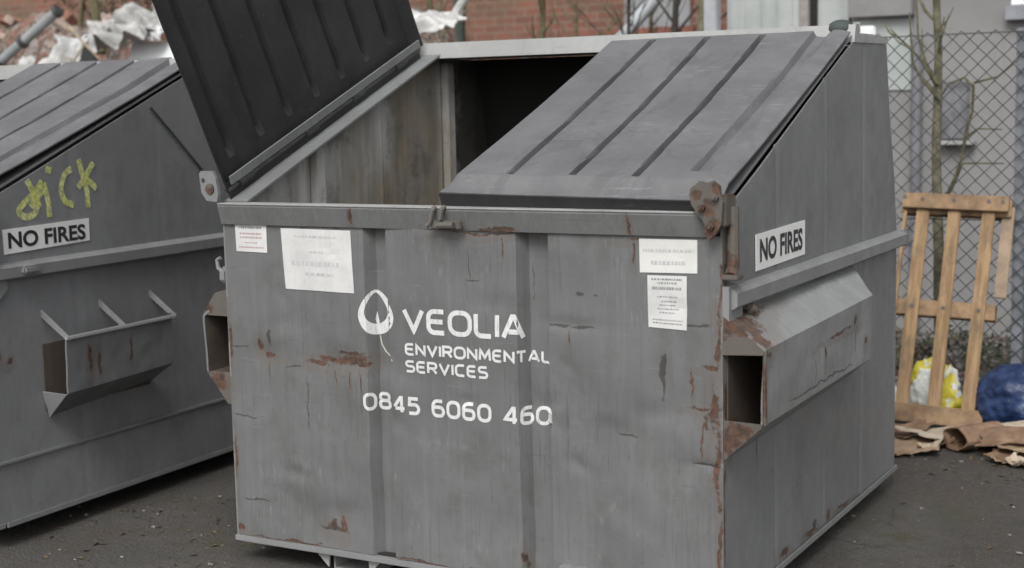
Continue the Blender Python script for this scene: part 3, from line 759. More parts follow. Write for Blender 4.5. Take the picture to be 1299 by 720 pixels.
def place(loc, rz):
    c, s_ = math.cos(rz), math.sin(rz)
    return (loc[0]+c*1.0-s_*1.04, loc[1]+s_*1.0+c*1.04, 0)
make_dumpster(place((0, 0), 0), 0, 'large rusty grey dumpster with white lettering and its left lid thrown open', True)
make_dumpster(place((-2.96022, -.37530), .0222502), .0222502, 'grey dumpster at the left edge with yellow graffiti above its sign', False)

# ------------------------------------------------------------------ ground
def asphalt():
    n = NT('worn_asphalt')
    big = n.noise(.55, 5, .6); med = n.noise(3.2, 6, .65); f = n.noise(130, 3, .6); v = n.vor(95)
    c = n.mix(n.ramp(big, .35, .65), (.052, .048, .043), (.082, .078, .073))
    c = n.mix(n.math('MULTIPLY', n.ramp(med, .48, .66), .6), c, (.062, .048, .036))
    c = n.mix(n.math('MULTIPLY', n.ramp(f, .52, .68), .55), c, (.17, .16, .145))
    st = n.noise(38, 5, .75); c = n.mix(n.math('MULTIPLY', n.ramp(st, .56, .70), .5), c, (.034, .030, .026))
    ck = n.vor(1.1, vec=n.vmath('ADD', n.tc, n.vmath('MULTIPLY', n.noise(3, 5, .6, color=True), (.5, .5, 0))), feature='DISTANCE_TO_EDGE')
    c = n.mix(n.math('MULTIPLY', n.ramp(ck, .002, .010, 1, 0), n.math('MULTIPLY', n.ramp(big, .50, .60), .5)), c, (.016, .015, .014))
    c = n.mix(n.math('MULTIPLY', n.ramp(v, .0, .2, 1, 0), .35), c, (.018, .017, .016))
    mo = n.noise(1.3, 5, .7, vec=n.map((1, 1, 1), loc=(3, 8, 0)))
    c = n.mix(n.math('MULTIPLY', n.ramp(mo, .56, .72), .6), c, (.052, .055, .026))
    n.bump(n.math('ADD', n.noise(75, 4, .6), n.math('MULTIPLY', med, 1.5)), .8, .012)
    return n.done(c, n.ramp(med, .35, .65, .62, .92), spec=.35)
m = MB(); S = 600
gx = lin(-8, 8, 80)
def gz(x, y): 
    e = min(1, max(0, (8-abs(x))/2), max(0, (8-abs(y))/2)); return -.004+.004*fbm((x*.5, y*.5, 0), 3)*e
V = [(x, y, gz(x, y)) for y in gx for x in gx]; n_ = len(gx)
m.add(V, [(j*n_+i, j*n_+i+1, (j+1)*n_+i+1, (j+1)*n_+i) for j in range(n_-1) for i in range(n_-1)])
a = 8
for (x0, x1, y0, y1) in ((-S, S, -S, -a), (-S, S, a, S), (-S, -a, -a, a), (a, S, -a, a)):
    m.add([(x0, y0, -.004), (x1, y0, -.004), (x1, y1, -.004), (x0, y1, -.004)], [(0, 1, 2, 3)])
tag(m.build('ground', asphalt(), smooth=True), kind='structure')
# loose grit and tiny litter on the asphalt
rnd = random.Random(5); m = MB()
for i in range(900):
    x = rnd.uniform(-1.5, 3.4); y = rnd.uniform(-1.2, 3.7); s_ = rnd.choice((.002, .003, .004, .006, .009))*rnd.uniform(.7, 1.4)
    bm = bmesh.new(); bmesh.ops.create_icosphere(bm, subdivisions=1, radius=s_)
    for v in bm.verts: v.co *= rnd.uniform(.7, 1.2)
    m.frombm(bm, 0, Matrix.Translation((x, y, gz(x, y)+s_*.4)) @ Matrix.Diagonal((1.3, 1, .6, 1)))
tag(m.build('grit', simple('pale_grit', (.16, .15, .135), .9, .6, 60)), 'fine pale grit and crumbs of litter scattered over the asphalt', 'grit', kind='stuff')

m = MB()
for i in range(900):
    k = rnd.random()
    if k < .35: x, y = rnd.uniform(-1.0, -.05), rnd.uniform(-.6, 2.4)
    elif k < .75: x, y = rnd.uniform(2.0, 3.2), rnd.uniform(2.3, 3.7)
    else: x, y = rnd.uniform(-1.4, 3.4), rnd.uniform(-1.0, 3.7)
    l = rnd.uniform(.006, .022); a_ = rnd.uniform(0, 6.28); ca, sa = math.cos(a_)*l, math.sin(a_)*l; z = gz(x, y)+.002
    m.add([(x-ca, y-sa, z), (x+sa*.4, y-ca*.4, z+l*rnd.uniform(.05, .5)), (x+ca, y+sa, z+.001), (x-sa*.4, y+ca*.4, z+l*rnd.uniform(.0, .3))], [(0, 1, 2, 3)])
tag(m.build('leaf_crumbs', simple('dead_leaf_crumbs', (.085, .060, .036), .9, .6, 3), recalc=False), 'brown crumbs of dead leaves scattered over the asphalt', 'leaf litter', kind='stuff')

# ------------------------------------------------------------------ rubble bank behind the fence
def rubble():
    n = NT('brick_rubble')
    v = n.vor(9, out=1); v2 = n.vor(26, out=1); a = n.noise(2.2, 5, .65)
    sep = n.t.nodes.new('ShaderNodeSeparateColor'); n.put(v, sep.inputs[0])
    sep2 = n.t.nodes.new('ShaderNodeSeparateColor'); n.put(v2, sep2.inputs[0])
    c = n.mix(n.ramp(sep.outputs[0], .3, .7), (.23, .125, .10), (.25, .22, .20))
    c = n.mix(n.ramp(sep2.outputs[1], .5, .75), c, (.12, .085, .065))
    c = n.mix(n.math('MULTIPLY', n.ramp(a, .5, .65), .6), c, (.10, .092, .055))
    h = n.math('ADD', n.vor(9), n.math('MULTIPLY', n.vor(26), .5))
    n.bump(h, .8, .05)
    return n.done(c, .95, spec=.2)
def bank_z(x, y):
    t = sm((y-3.95)/1.3)*(1-sm((y-6.4)/1.6))
    prof = 2.45*(1-sm((x+3.2)/2.6))*sm((x+9.5)/2.0)
    return max(-.05, t*prof*(1+.10*fbm((x*.8, y*.8, 4), 3))+.10*fbm((x*3, y*3, 1), 3)*t+.04*fbm((x*9, y*9, 2), 2)*t-.03)
xs = lin(-9.6, 0, 150); ys = lin(3.92, 8.1, 70); m = MB(); nx = len(xs)
m.add([(x, y, bank_z(x, y)) for y in ys for x in xs], [(j*nx+i, j*nx+i+1, (j+1)*nx+i+1, (j+1)*nx+i) for j in range(len(ys)-1) for i in range(nx-1)])
tag(m.build('rubble_bank', rubble()), kind='structure')
# loose bricks on the bank
BR = [simple('loose_red_brick', (.24, .11, .08), .9, .35, 14), simple('loose_pale_brick', (.32, .25, .21), .9, .3, 14)]
bm = bmesh.new(); bmesh.ops.create_cube(bm, size=1)
for v in bm.verts: v.co = Vector((v.co.x*.215, v.co.y*.10, v.co.z*.065))
bmesh.ops.bevel(bm, geom=bm.edges[:], offset=.006, segments=2, affect='EDGES')
bmes = []
for k in range(2):
    me = bpy.data.meshes.new('loose_brick'); bm.to_mesh(me); me.materials.append(BR[k]); bmes.append(me)
bm.free()
rnd = random.Random(11)
for i in range(90):
    x = rnd.uniform(-7.0, -2.3); y = rnd.uniform(4.35, 5.3); k = i % 2
    o = bpy.data.objects.new('loose_brick', bmes[k]); col.objects.link(o)
    o.location = (x, y, bank_z(x, y)+.03); o.rotation_euler = (rnd.uniform(-.6, .6), rnd.uniform(-.6, .6), rnd.uniform(0, 3))
    tag(o, ('dark red' if k == 0 else 'pale pinkish')+' loose brick lying on the rubble bank behind the dumpsters', 'brick', 'loose bricks on the rubble bank')

# ------------------------------------------------------------------ crumpled sheets
FILM = NT('white_plastic_film')
def film():
    n = FILM; a = n.noise(5, 5, .6)
    c = n.mix(n.ramp(a, .35, .7), (.40, .39, .37), (.62, .63, .63))
    n.b.inputs['Transmission Weight'].default_value = .0
    n.b.inputs['Subsurface Weight'].default_value = .0
    n.bump(n.noise(9, 5, .6, dist=1.2), .6, .03)
    return n.done(c, .35)
FILMM = film()
def crumple(name, cx, cy, cz, wx, wy, wz, seed, mat, label, cat, rz=0, nx=56, ny=44, amp=.10, follow=None, thick=.004, group=None):
    """a draped ragged sheet: u across, v from low front to high back"""
    Mr = Matrix.Rotation(rz, 3, 'Z')
    def fn(u, v):
        e = .16*fbm((u*3, seed, v*3), 2)
        x = (u-.5)*wx*(1+.5*fbm((v*2.2, seed*1.3, 0), 2)); y = (v-.5)*wy; z = (v-.5)*wz
        f = abs(fbm((u*2.6+seed, v*2.2, seed), 2)); g = fbm((u*5+seed, v*4, 2+seed), 2)
        p = Mr @ Vector((x+e*wx*.4, y-amp*(f*1.2+.3*g), 0))
        p.z = z+amp*(f+.4*g)+e*wz*.25
        p += Vector((cx, cy, cz))
        if follow: p.z = max(p.z, follow(p.x, p.y)+.015+amp*.5*f)
        return p
    m = MB(); m.sheet(fn, lin(0, 1, nx), lin(0, 1, ny), (0, .001, -thick))
    o = m.build(name, mat, None, smooth=True)
    return tag(o, label, cat, group)
crumple('plastic_sheet', -5.46, 4.55, 2.10, .40, .35, .42, 3.1, FILMM, 'crumpled white plastic sheet hanging beside the grey pipe', 'plastic sheet', follow=bank_z, amp=.12)
crumple('plastic_sheet', -4.72, 4.62, 2.36, .72, .35, .30, 8.4, simple('grey_plastic_film', (.36, .36, .35), .4, .2, 5, .5, 9, bd=.03), 'greyish torn plastic film spread over the top of the rubble bank', 'plastic sheet', follow=bank_z, amp=.13)
crumple('plastic_sheet', -2.10, 4.70, 2.30, .58, .28, .16, 5.7, FILMM, 'white torn plastic strip snagged near the open lid hinge', 'plastic sheet', amp=.07)
crumple('plastic_sheet', -2.14, 4.62, 2.17, .13, .08, .28, 6.9, FILMM, 'small white scrap of plastic hanging below the torn strip', 'plastic sheet', amp=.04, nx=14, ny=20)
m = MB(); m.tube([(-2.02, 4.75, 2.27), (-1.86, 4.75, 2.32), (-1.80, 4.76, 2.42), (-1.72, 4.78, 2.52)], [.03, .035, .03, .02], 8)
tag(m.build('plastic_rope', FILMM, smooth=True), 'twisted white plastic strand rising from the torn strip', 'plastic')
m = MB(); m.box(-.50, .34, -.010, .010, -.085, .085, bev=.003)
o = m.build('white_board', simple('white_board', (.72, .74, .74), .5, .06, 3)); o.location = (-4.36, 4.55, 2.17); o.rotation_euler = (R(-18), R(3), R(-14))
tag(o, 'flat white board lying on the rubble behind the open black lid', 'board')
for i, (x, z, w_, lb) in enumerate(((-5.85, 2.12, .16, 'small white plastic scrap below the grey pipe'), (-5.02, 2.36, .20, 'small torn plastic scrap beside the crooked mossy stem'), (-4.40, 2.33, .18, 'small plastic scrap on the bank nearest the open black lid'))):
    crumple('plastic_scrap', x, 4.5, z, w_, .10, w_*.7, 40+i*3.3, FILMM, lb, 'plastic scrap', follow=bank_z, amp=.05, nx=20, ny=18)
# grey pipe with dark collars
PIPE = simple('grey_plastic_pipe', (.25, .265, .265), .45, .15, 8)
pa, pb = Vector((-6.30, 4.42, 2.02)), Vector((-5.58, 4.62, 2.55))
root = empty('drain_pipe', pa); d = pb-pa
m = MB(); m.tube([(0, 0, 0), d], .042, 16); m.build('pipe', PIPE, root, smooth=True)
for t in (.22, .52, .97):
    m = MB(); m.tube([d*t, d*(t+.05)], .054, 16); m.build('collar', simple('dark_pipe_collar', (.05, .05, .052), .5), root, smooth=True)
tag(root, 'grey pipe with dark collars sloping up over the rubble bank', 'pipe')
# dark felt wedge
m = MB(); m.prism([(-.14, -.05), (.15, -.05), (.14, .06), (-.0, .20), (-.05, .14)], 'y', -.02, .05)
o = m.build('roofing_offcut', simple('black_roofing_felt', (.03, .03, .032), .8, .3, 20)); o.location = (-5.10, 4.43, 2.04); o.rotation_euler = (0, 0, R(-20))
tag(o, 'dark pointed offcut of roofing felt standing behind the grey ribbed lid', 'roofing felt')
# sticks
def stick(pts, r, mat, label):
    m = MB(); m.tube(pts, [r*(1-.5*i/(len(pts)-1)) for i in range(len(pts))], 7); return tag(m.build('stick', mat, smooth=True), label, 'stick')
WOODP = simple('pale_dead_wood', (.33, .27, .19), .85, .3, 25); BARKB = simple('mossy_brown_bark', (.115, .098, .055), .95, .4, 30, .6, 60, bd=.006, alt=(.16, .15, .08))
stick([(-5.26, 4.40, 2.42), (-5.1, 4.41, 2.27), (-4.93, 4.42, 2.12)], .012, WOODP, 'pale broken stick crossing above the felt offcut')
stick([(-5.3, 4.42, 2.05), (-5.16, 4.42, 2.2), (-5.05, 4.43, 2.3)], .010, WOODP, 'thin pale stick leaning the other way beside the felt offcut')

# ------------------------------------------------------------------ saplings
def sapling(loc, h, r, lean, nb, seed, mat, label, name='bare_sapling', group='bare saplings behind the fence', b0=.35, blen=.55):
    rnd = random.Random(seed); root = empty(name, loc)
    tag(root, label, 'tree', group)
    pts = []; n = 12
    for i in range(n+1):
        t = i/n; pts.append(Vector((lean[0]*t+.05*fbm((t*2.2, seed, 0), 2), lean[1]*t+.05*fbm((t*2.2, seed, 5), 2), h*t)))
    m = MB(); m.tube(pts, [r*(1-.65*i/n) for i in range(n+1)], 9); m.build('trunk', mat, root, smooth=True)
    br = MB()
    for k in range(nb):
        t = b0+(1-b0)*(k+rnd.random()*.6)/nb; i = min(n-1, int(t*n)); p = pts[i].lerp(pts[i+1], t*n-i)
        an = rnd.uniform(0, 6.28); L = blen*rnd.uniform(.5, 1.2)*(1.15-t*.6)
        dr = Vector((math.cos(an), math.sin(an), rnd.uniform(.5, 1.3))).normalized()
        q = [p]; dd = dr.copy()
        for s_ in range(5):
            dd = (dd+Vector((rnd.uniform(-.3, .3), rnd.uniform(-.3, .3), rnd.uniform(-.05, .3)))).normalized(); q.append(q[-1]+dd*L/5)
        rr = r*.42*(1.1-t*.6); br.tube(q, [rr*(1-.14*j) for j in range(6)], 6)
        for j in (2, 3, 4):
            d2 = (dd+Vector((rnd.uniform(-1, 1), rnd.uniform(-1, 1), rnd.uniform(-.2, .8)))).normalized()
            br.tube([q[j], q[j]+d2*L*.2, q[j]+d2*L*.38+Vector((0, 0, .03))], [rr*.5, rr*.35, rr*.2], 5)
    br.build('branches', mat, root, smooth=True)
    return root
BARKG = simple('green_mossy_bark', (.11, .105, .052), .95, .4, 18, .6, 60, bd=.006, alt=(.20, .185, .125))
BARKD = simple('dark_bark', (.045, .04, .035), .95, .4, 30)
t1 = sapling((1.73, 4.1, -.02), 3.4, .036, (-.10, .05), 10, 21, BARKG, 'greenish sapling trunk rising behind the leaning pallet', b0=.52)
m = MB()
m.tube([(.03, -.02, 1.18), (.08, -.05, 1.28), (.12, -.05, 1.42), (.13, -.05, 1.52), (.165, -.05, 1.64), (.17, -.05, 1.78), (.12, -.05, 1.83), (.04, -.05, 1.80), (-.01, -.04, 1.73)], [.012, .010, .009, .009, .008, .008, .007, .006, .005], 7)
m.tube([(.13, -.05, 1.5), (.2, -.07, 1.55), (.33, -.08, 1.545)], [.007, .005, .004], 6)
m.tube([(-.03, 0, 1.72), (-.12, -.02, 1.83), (-.17, -.03, 1.92), (-.19, -.03, 2.2)], [.012, .009, .007, .004], 7)
m.tube([(-.04, 0, 1.80), (-.10, -.02, 1.92), (-.14, -.03, 2.06), (-.16, -.03, 2.4)], [.011, .008, .006, .004], 7)
m.tube([(.17, -.05, 1.8), (.3, -.06, 1.83), (.42, -.07, 1.93)], [.008, .006, .004], 6)
m.tube([(.05, -.03, 1.2), (.12, -.05, 1.36), (.34, -.06, 1.36)], [.008, .006, .004], 6)
m.build('looping_branch', BARKB, t1, smooth=True)
sapling((-.53, 6.0, -.02), 3.6, .05, (.06, 0), 9, 33, BARKG, 'mossy yellow green trunk beside the tall steel post', b0=.75)
sapling((-2.98, 6.3, 0), 3.8, .05, (-.10, .1), 10, 41, BARKB, 'brown sapling in front of the brick wall right of the plastic strip', b0=.55)
sapling((-2.05, 6.3, 0), 3.7, .040, (.05, .1), 12, 45, BARKB, 'slim brown sapling left of the sloping pale pole', b0=.45)
sapling((-1.02, 6.6, 0), 3.6, .045, (.10, .1), 18, 52, BARKD, 'dark twiggy sapling between the brick wall and the steel post', b0=.4, blen=.8)
sapling((-1.28, 7.0, 0), 3.4, .030, (-.1, .1), 14, 57, BARKB, 'thin sapling whose twigs cross the grey shuttered window', b0=.4, blen=.8)
sapling((-5.25, 4.75, 2.2), 1.3, .045, (-.22, .1), 8, 61, BARKB, 'crooked mossy stem growing out of the rubble bank beside the pipe', b0=.3)
sapling((-4.62, 5.0, 2.3), 1.2, .022, (.10, .1), 8, 66, BARKB, 'thin upright stem on the bank above the greyish film', b0=.2)
sapling((-4.40, 5.1, 2.3), 1.3, .020, (-.05, .1), 8, 67, BARKB, 'thin stem on the bank nearest the open black lid', b0=.2)
sapling((-5.95, 5.2, 2.2), 1.3, .025, (.08, .1), 10, 68, BARKB, 'thin stem on the bank above the grey pipe', b0=.2)
for i, (x, y, lb) in enumerate(((-3.62, 5.6, 'bare stem left of the brown sapling in front of the brick wall'), (-2.55, 5.7, 'bare stem midway along the brick wall above the dark opening'), (-1.62, 6.1, 'bare stem just right of the sloping pale pole'), (-1.0, 5.9, 'bare stem nearest the left of the steel post'), (-3.2, 5.5, 'twiggy stem behind the torn plastic strip'))):
    sapling((x, y, 0), 3.3, .026, (.06*(-1)**i, .05), 22, 130+i, (BARKB, BARKG, BARKB, BARKD, BARKG)[i], lb, b0=.45, blen=.8)
# leafy scrub along the bank top and along the foot of the wall
def leafy(name, loc, rx, ry, rz_, n, seed, mat, label, cat='bush', group=None):
    rnd = random.Random(seed); root = empty(name, loc); tag(root, label, cat, group); m = MB()
    clumps = [(Vector((rnd.uniform(-1, 1)*rx, rnd.uniform(-1, 1)*ry, rnd.uniform(.1, .9)*rz_)), rnd.uniform(.12, .3)) for _ in range(14)]
    for i in range(n):
        c, s_ = rnd.choice(clumps)
        p = c+Vector((rnd.gauss(0, 1), rnd.gauss(0, 1), rnd.gauss(0, 1)))*s_*min(rx, rz_)*.9
        if p.z < 0: p.z = rnd.uniform(0, .1)
        l = rnd.uniform(.02, .05); a = Vector((rnd.uniform(-1, 1), rnd.uniform(-1, 1), rnd.uniform(-.6, .9))).normalized(); b_ = a.orthogonal().normalized()
        m.add([p, p+a*l*.5+b_*l*.28, p+a*l, p+a*l*.5-b_*l*.28], [(0, 1, 2, 3)])
    m.build('foliage', mat, root, recalc=False)
    st = MB()
    for i in range(9):
        c, _ = rnd.choice(clumps); st.tube([(c.x*.3, c.y*.3, 0), (c.x*.7, c.y*.7, c.z*.6), c], [.008, .006, .003], 5)
    st.build('stems', BARKB, root)
    return root
LEAFD = simple('dark_ivy_leaf', (.030, .038, .020), .7, .5, 3); LEAFO = simple('olive_dry_leaf', (.062, .058, .032), .8, .5, 3)
leafy('scrub_bush', (-6.2, 6.0, 2.25), .8, .4, .7, 2600, 3, LEAFO, 'olive scrub on top of the bank above the grey pipe', group='scrub on the rubble bank')
leafy('scrub_bush', (-5.0, 6.0, 2.25), .7, .4, .6, 2200, 4, LEAFO, 'olive scrub on top of the bank behind the plastic film', group='scrub on the rubble bank')
rnd = random.Random(77)
wl = (('low dark weeds at the wall foot seen through the left gap of the pallet', 1.30), ('low green weeds at the wall foot behind the middle of the pallet', 1.72), ('low weeds at the wall foot right of the pallet', 2.2), ('low weeds at the wall foot near the fence post', 2.7), ('low weeds at the wall foot hidden towards the dumpster', .85))
for i, (lb, x) in enumerate(wl):
    leafy('weed_clump', (x, 4.75+.2*(i % 2), 0), .26, .35, .24, 420, 90+i, LEAFD if i % 2 else LEAFO, lb, 'weeds', 'weeds along the fence')
# soil verge under the weeds
def soil():
    n = NT('littered_soil'); v = n.vor(34, out=1); a = n.noise(6, 6, .7)
    sep = n.t.nodes.new('ShaderNodeSeparateColor'); n.put(v, sep.inputs[0])
    c = n.mix(n.ramp(a, .35, .65), (.045, .040, .032), (.10, .095, .08))
    c = n.mix(n.ramp(sep.outputs[0], .80, .86), c, (.26, .25, .24))
    c = n.mix(n.ramp(sep.outputs[1], .86, .90), c, (.16, .06, .05))
    n.bump(n.noise(25, 5, .7), .8, .03)
    return n.done(c, .95)
xs = lin(-.3, 6, 60); ys = lin(3.72, 6.19, 30); m = MB(); nx = len(xs)
m.add([(x, y, .02+.06*abs(fbm((x*2, y*2, 9), 3))*sm((y-3.72)/.2)) for y in ys for x in xs], [(j*nx+i, j*nx+i+1, (j+1)*nx+i+1, (j+1)*nx+i) for j in range(len(ys)-1) for i in range(nx-1)])
tag(m.build('verge', soil(), smooth=True), kind='structure')

# ------------------------------------------------------------------ buildings
def brickmat():
    n = NT('red_brick_wall')
    t = n.t.nodes.new('ShaderNodeTexBrick')
    n.put(n.map((1, 1, 1), rot=(R(90), 0, 0)), t.inputs['Vector'])
    t.inputs['Scale'].default_value = 1; t.inputs['Brick Width'].default_value = .225; t.inputs['Row Height'].default_value = .075
    t.inputs['Mortar Size'].default_value = .006; t.inputs['Bias'].default_value = .0
    t.inputs['Color1'].default_value = (.24, .105, .078, 1); t.inputs['Color2'].default_value = (.17, .082, .064, 1); t.inputs['Mortar'].default_value = (.22, .19, .15, 1)
    a = n.noise(1.6, 5, .65); b = n.noise(14, 4, .6)
    c = n.mix(n.math('MULTIPLY', n.ramp(a, .42, .62), .62), t.outputs[0], (.125, .115, .075))
    c = n.mix(n.math('MULTIPLY', n.ramp(b, .5, .75), .4), c, (.33, .2, .16))
    n.bump(n.math('SUBTRACT', n.math('MULTIPLY', b, .4), t.outputs[1]), .5, .01)
    return n.done(c, .9, spec=.2)
root = empty('brick_building', (-4, 9.5, 0))
m = MB(); m.box(-7, 3.2, -1.0, 3.0, -.05, 5.2); m.build('wall', brickmat(), root)
m = MB(); m.box(-7.25, 3.45, -1.25, 3.25, 5.203, 5.34); m.build('roof', simple('dark_roof', (.05, .05, .055), .8), root)
SHUT = simple('grey_shutter', (.27, .275, .285), .6, .15, 3); STONE = simple('grey_stone', (.3, .29, .27), .9, .2, 8)
for wx in (-3.0, 1.78):
    m = MB(); m.box(wx-.03, wx+.63, -1.018, -.99, 2.38, 3.75, bev=.004); wd = m.build('window', SHUT, root)
    m = MB(); m.box(wx-.08, wx+.68, -1.055, -1.019, 2.30, 2.377, bev=.006); m.build('sill', simple('red_tile_sill', (.22, .09, .06), .85), wd)
m = MB(); m.box(-.10, -.0, -1.06, -1.002, -.02, 5.0, bev=.01); m.build('drain_pipe', simple('dark_green_pipe', (.05, .07, .06), .5), root)
tag(root, 'red brick building behind the dumpsters with a grey shuttered window', 'building')
# pale sloping pole leaning against the brick
m = MB(); m.tube([(-3.19, 6.6, .9), (-1.26, 7.0, 2.96), (-.95, 7.06, 3.3)], .052, 14)
m.v = [(x+.42, y, z) for x, y, z in m.v]
tag(m.build('pole', simple('pale_grey_pole', (.52, .55, .58), .5, .1, 6), smooth=True), 'thick pale grey pole sloping up in front of the brick wall', 'pole')
# cladding shed
def cladding():
    n = NT('pale_green_cladding')
    a = n.noise(3, 5, .65); st = n.noise(1, 4, .6, vec=n.map((18, 18, .8)))
    c = n.mix(n.ramp(a, .3, .7), (.33, .355, .345), (.42, .435, .43))
    c = n.mix(n.math('MULTIPLY', n.ramp(st, .5, .75), .4), c, (.22, .24, .23))
    return n.done(c, .6)
CL = cladding()
root = empty('cladding_shed', (.1, 6.9, 0))
m = MB()
x = -.50
m.box(-.46, .46, -.68, .7, -.02, 3.4)
m.build('body', CL, root)
m = MB()
for x in lin(-.44, .16, 5): m.box(x-.006, x+.006, -.688, -.681, 0, 3.38, bev=.001)
m.build('batten', CL, root)
m = MB(); m.box(.18, .235, -.70, -.682, 0, 3.3); m.build('door_gap', simple('black_gap', (.012, .012, .012), .9), root)
m = MB(); m.box(.10, .17, -.705, -.683, 0, 3.3, bev=.004); m.build('door_frame', simple('pinkish_frame', (.27, .25, .24), .7, .2, 12), root)
m = MB(); m.box(-.52, .52, -.78, .75, 3.403, 3.5); m.build('roof', simple('shed_roof', (.1, .1, .1), .8), root)
tag(root, 'pale green shed of vertical cladding with a dark gap by its door', 'shed')
m = MB(); m.box(-.05, .05, -.05, .05, 0, 3.6, bev=.008)
root = empty('steel_post', (-.40, 6.02, 0)); m.build('post', simple('galvanised_steel', (.36, .37, .39), .45, .12, 9), root)
m = MB(); m.box(-.1, .1, -.1, .1, -.01, .02); m.build('base_plate', simple('base_steel', (.2, .2, .2), .6), root)
tag(root, 'square grey steel post at the left end of the pale shed', 'post')
# rendered wall building
def render_mat():
    n = NT('grey_render')
    a = n.noise(1.1, 5, .6); b = n.noise(26, 5, .65); st = n.noise(1, 4, .6, vec=n.map((9, 9, .7)))
    c = n.mix(n.ramp(a, .3, .7), (.215, .211, .209), (.255, .252, .251))
    c = n.mix(n.math('MULTIPLY', n.ramp(st, .52, .75), .3), c, (.17, .17, .166))
    n.bump(b, .3, .006)
    return n.done(c, .9, spec=.2)
RD = render_mat()
root = empty('rendered_building', (4.5, 8.0, 0))
def lx(x): return x-4.5
m = MB(); m.box(lx(.59), lx(8.6), -1.8, 2, -.05, 5.0); m.build('wall', RD, root)
m = MB(); m.box(lx(.4), lx(8.8), -2.05, 2.2, 5.003, 5.2); m.build('roof', simple('flat_roof', (.07, .07, .075), .8), root)
m = MB(); m.box(lx(.595), lx(1.04), -1.90, -1.80, 2.262, 2.62, bev=.008); m.build('shutter_box', simple('mid_grey_shutter_box', (.215, .212, .21), .7, .1), root)
m = MB(); m.box(lx(.595), lx(1.02), -1.815, -1.80, 1.75, 2.258, bev=.003); m.build('panel', CL, root)
m = MB(); m.box(lx(.61), lx(.78), -1.885, -1.816, 2.13, 2.205, bev=.012); m.build('wall_lamp', simple('white_lamp_cover', (.75, .77, .77), .4, .04), root)
m = MB(); m.tube([(lx(1.065), -1.84, 0), (lx(1.065), -1.84, 2.1)], .038, 12); m.build('downpipe', simple('grey_downpipe', (.17, .17, .185), .5, .15), root, smooth=True)
m = MB(); m.box(lx(1.24), lx(1.42), -1.86, -1.801, 1.40, 1.80, bev=.01); vn = m.build('meter_box', simple('grey_meter_box', (.14, .14, .15), .6, .35, 12), root)
m = MB(); m.box(lx(1.22), lx(1.47), -1.90, -1.801, 1.365, 1.395, bev=.005); m.build('ledge', simple('pale_ledge', (.30, .30, .29), .7), vn)
m = MB(); m.box(lx(1.69), lx(1.76), -1.835, -1.80, 2.30, 3.6, bev=.005); m.box(lx(2.60), lx(2.67), -1.835, -1.80, 2.30, 3.6, bev=.005); m.box(lx(1.76), lx(2.60), -1.835, -1.80, 2.30, 2.37, bev=.005); m.box(lx(1.76), lx(2.60), -1.835, -1.80, 3.53, 3.6, bev=.005)
wn = m.build('window', simple('white_window_frame', (.8, .81, .83), .45, .03), root)
g = NT('window_glass'); g.b.inputs['Roughness'].default_value = .05
m = MB(); m.box(lx(1.761), lx(2.599), -1.815, -1.802, 2.371, 3.529); m.build('pane', g.done((.35, .37, .40), .08), wn)
m = MB(); m.box(lx(1.66), lx(2.70), -1.88, -1.80, 2.20, 2.297, bev=.006); m.build('sill', simple('blue_grey_sill', (.23, .235, .26), .7), wn)
tag(root, 'grey rendered building behind the wire fence at the right', 'building')

# ------------------------------------------------------------------ chain link fence
WIRE = simple('dull_green_wire', (.055, .062, .062), .5, .25, 20, 0)
FX0, FX1, FY, FH = -7.0, 5.2, 3.78, 2.03
root = empty('chain_link_fence', (0, FY, 0))
m = MB(); p = .044; nx = int((FX1-FX0)/p/2)
def wire(pts, r=.0036):
    vs = []; fs = []
    for q in pts: vs += [(q[0]-r, q[1], q[2]), (q[0], q[1]-r, q[2]), (q[0]+r, q[1], q[2]), (q[0], q[1]+r, q[2])]
    for i in range(len(pts)-1):
        for k in range(4): fs.append((i*4+k, i*4+(k+1) % 4, i*4+4+(k+1) % 4, i*4+4+k))
    m.add(vs, fs)
nz = int((FH+.02)/p)
for i in range(nx):
    x0 = FX0+i*2*p
    wob = lambda x, z: .012*noise.noise((x*1.1, z*1.1, 3))
    for s_ in (0, 1):
        pts = []
        for k in range(nz+1):
            xx = x0+(p if k % 2 else (0 if s_ == 0 else 2*p))
            z = .03+k*p
            pts.append((xx+wob(xx, z)*.6, wob(xx+9, z)*1.5+(.002 if (k+s_) % 2 else -.002), z))
        if s_ == 1: pts = [(x_+0, y_+.004, z_) for x_, y_, z_ in pts]
        wire(pts)
m.build('wire_mesh', WIRE, root, recalc=False)
m = MB(); m.tube([(FX0, 0, FH+.005), (-1, 0, FH-.005), (2.19, 0, FH+.01), (FX1, 0, FH+.01)], .004, 6)
m.tube([(FX0, 0, 1.05), (FX1, 0, 1.05)], .003, 6); m.build('line_wire', WIRE, root)
for x in (-6.6, -3.7, -.75, 2.20, 5.1):
    m = MB(); m.box(x-.03, x+.03, .010, .070, -.01, FH+.03, bev=.006); m.build('post', simple('blue_grey_post', (.17, .18, .20), .6, .2, 7), root)
tag(root, 'dull green chain link fence running behind the dumpsters and pallet', 'fence')

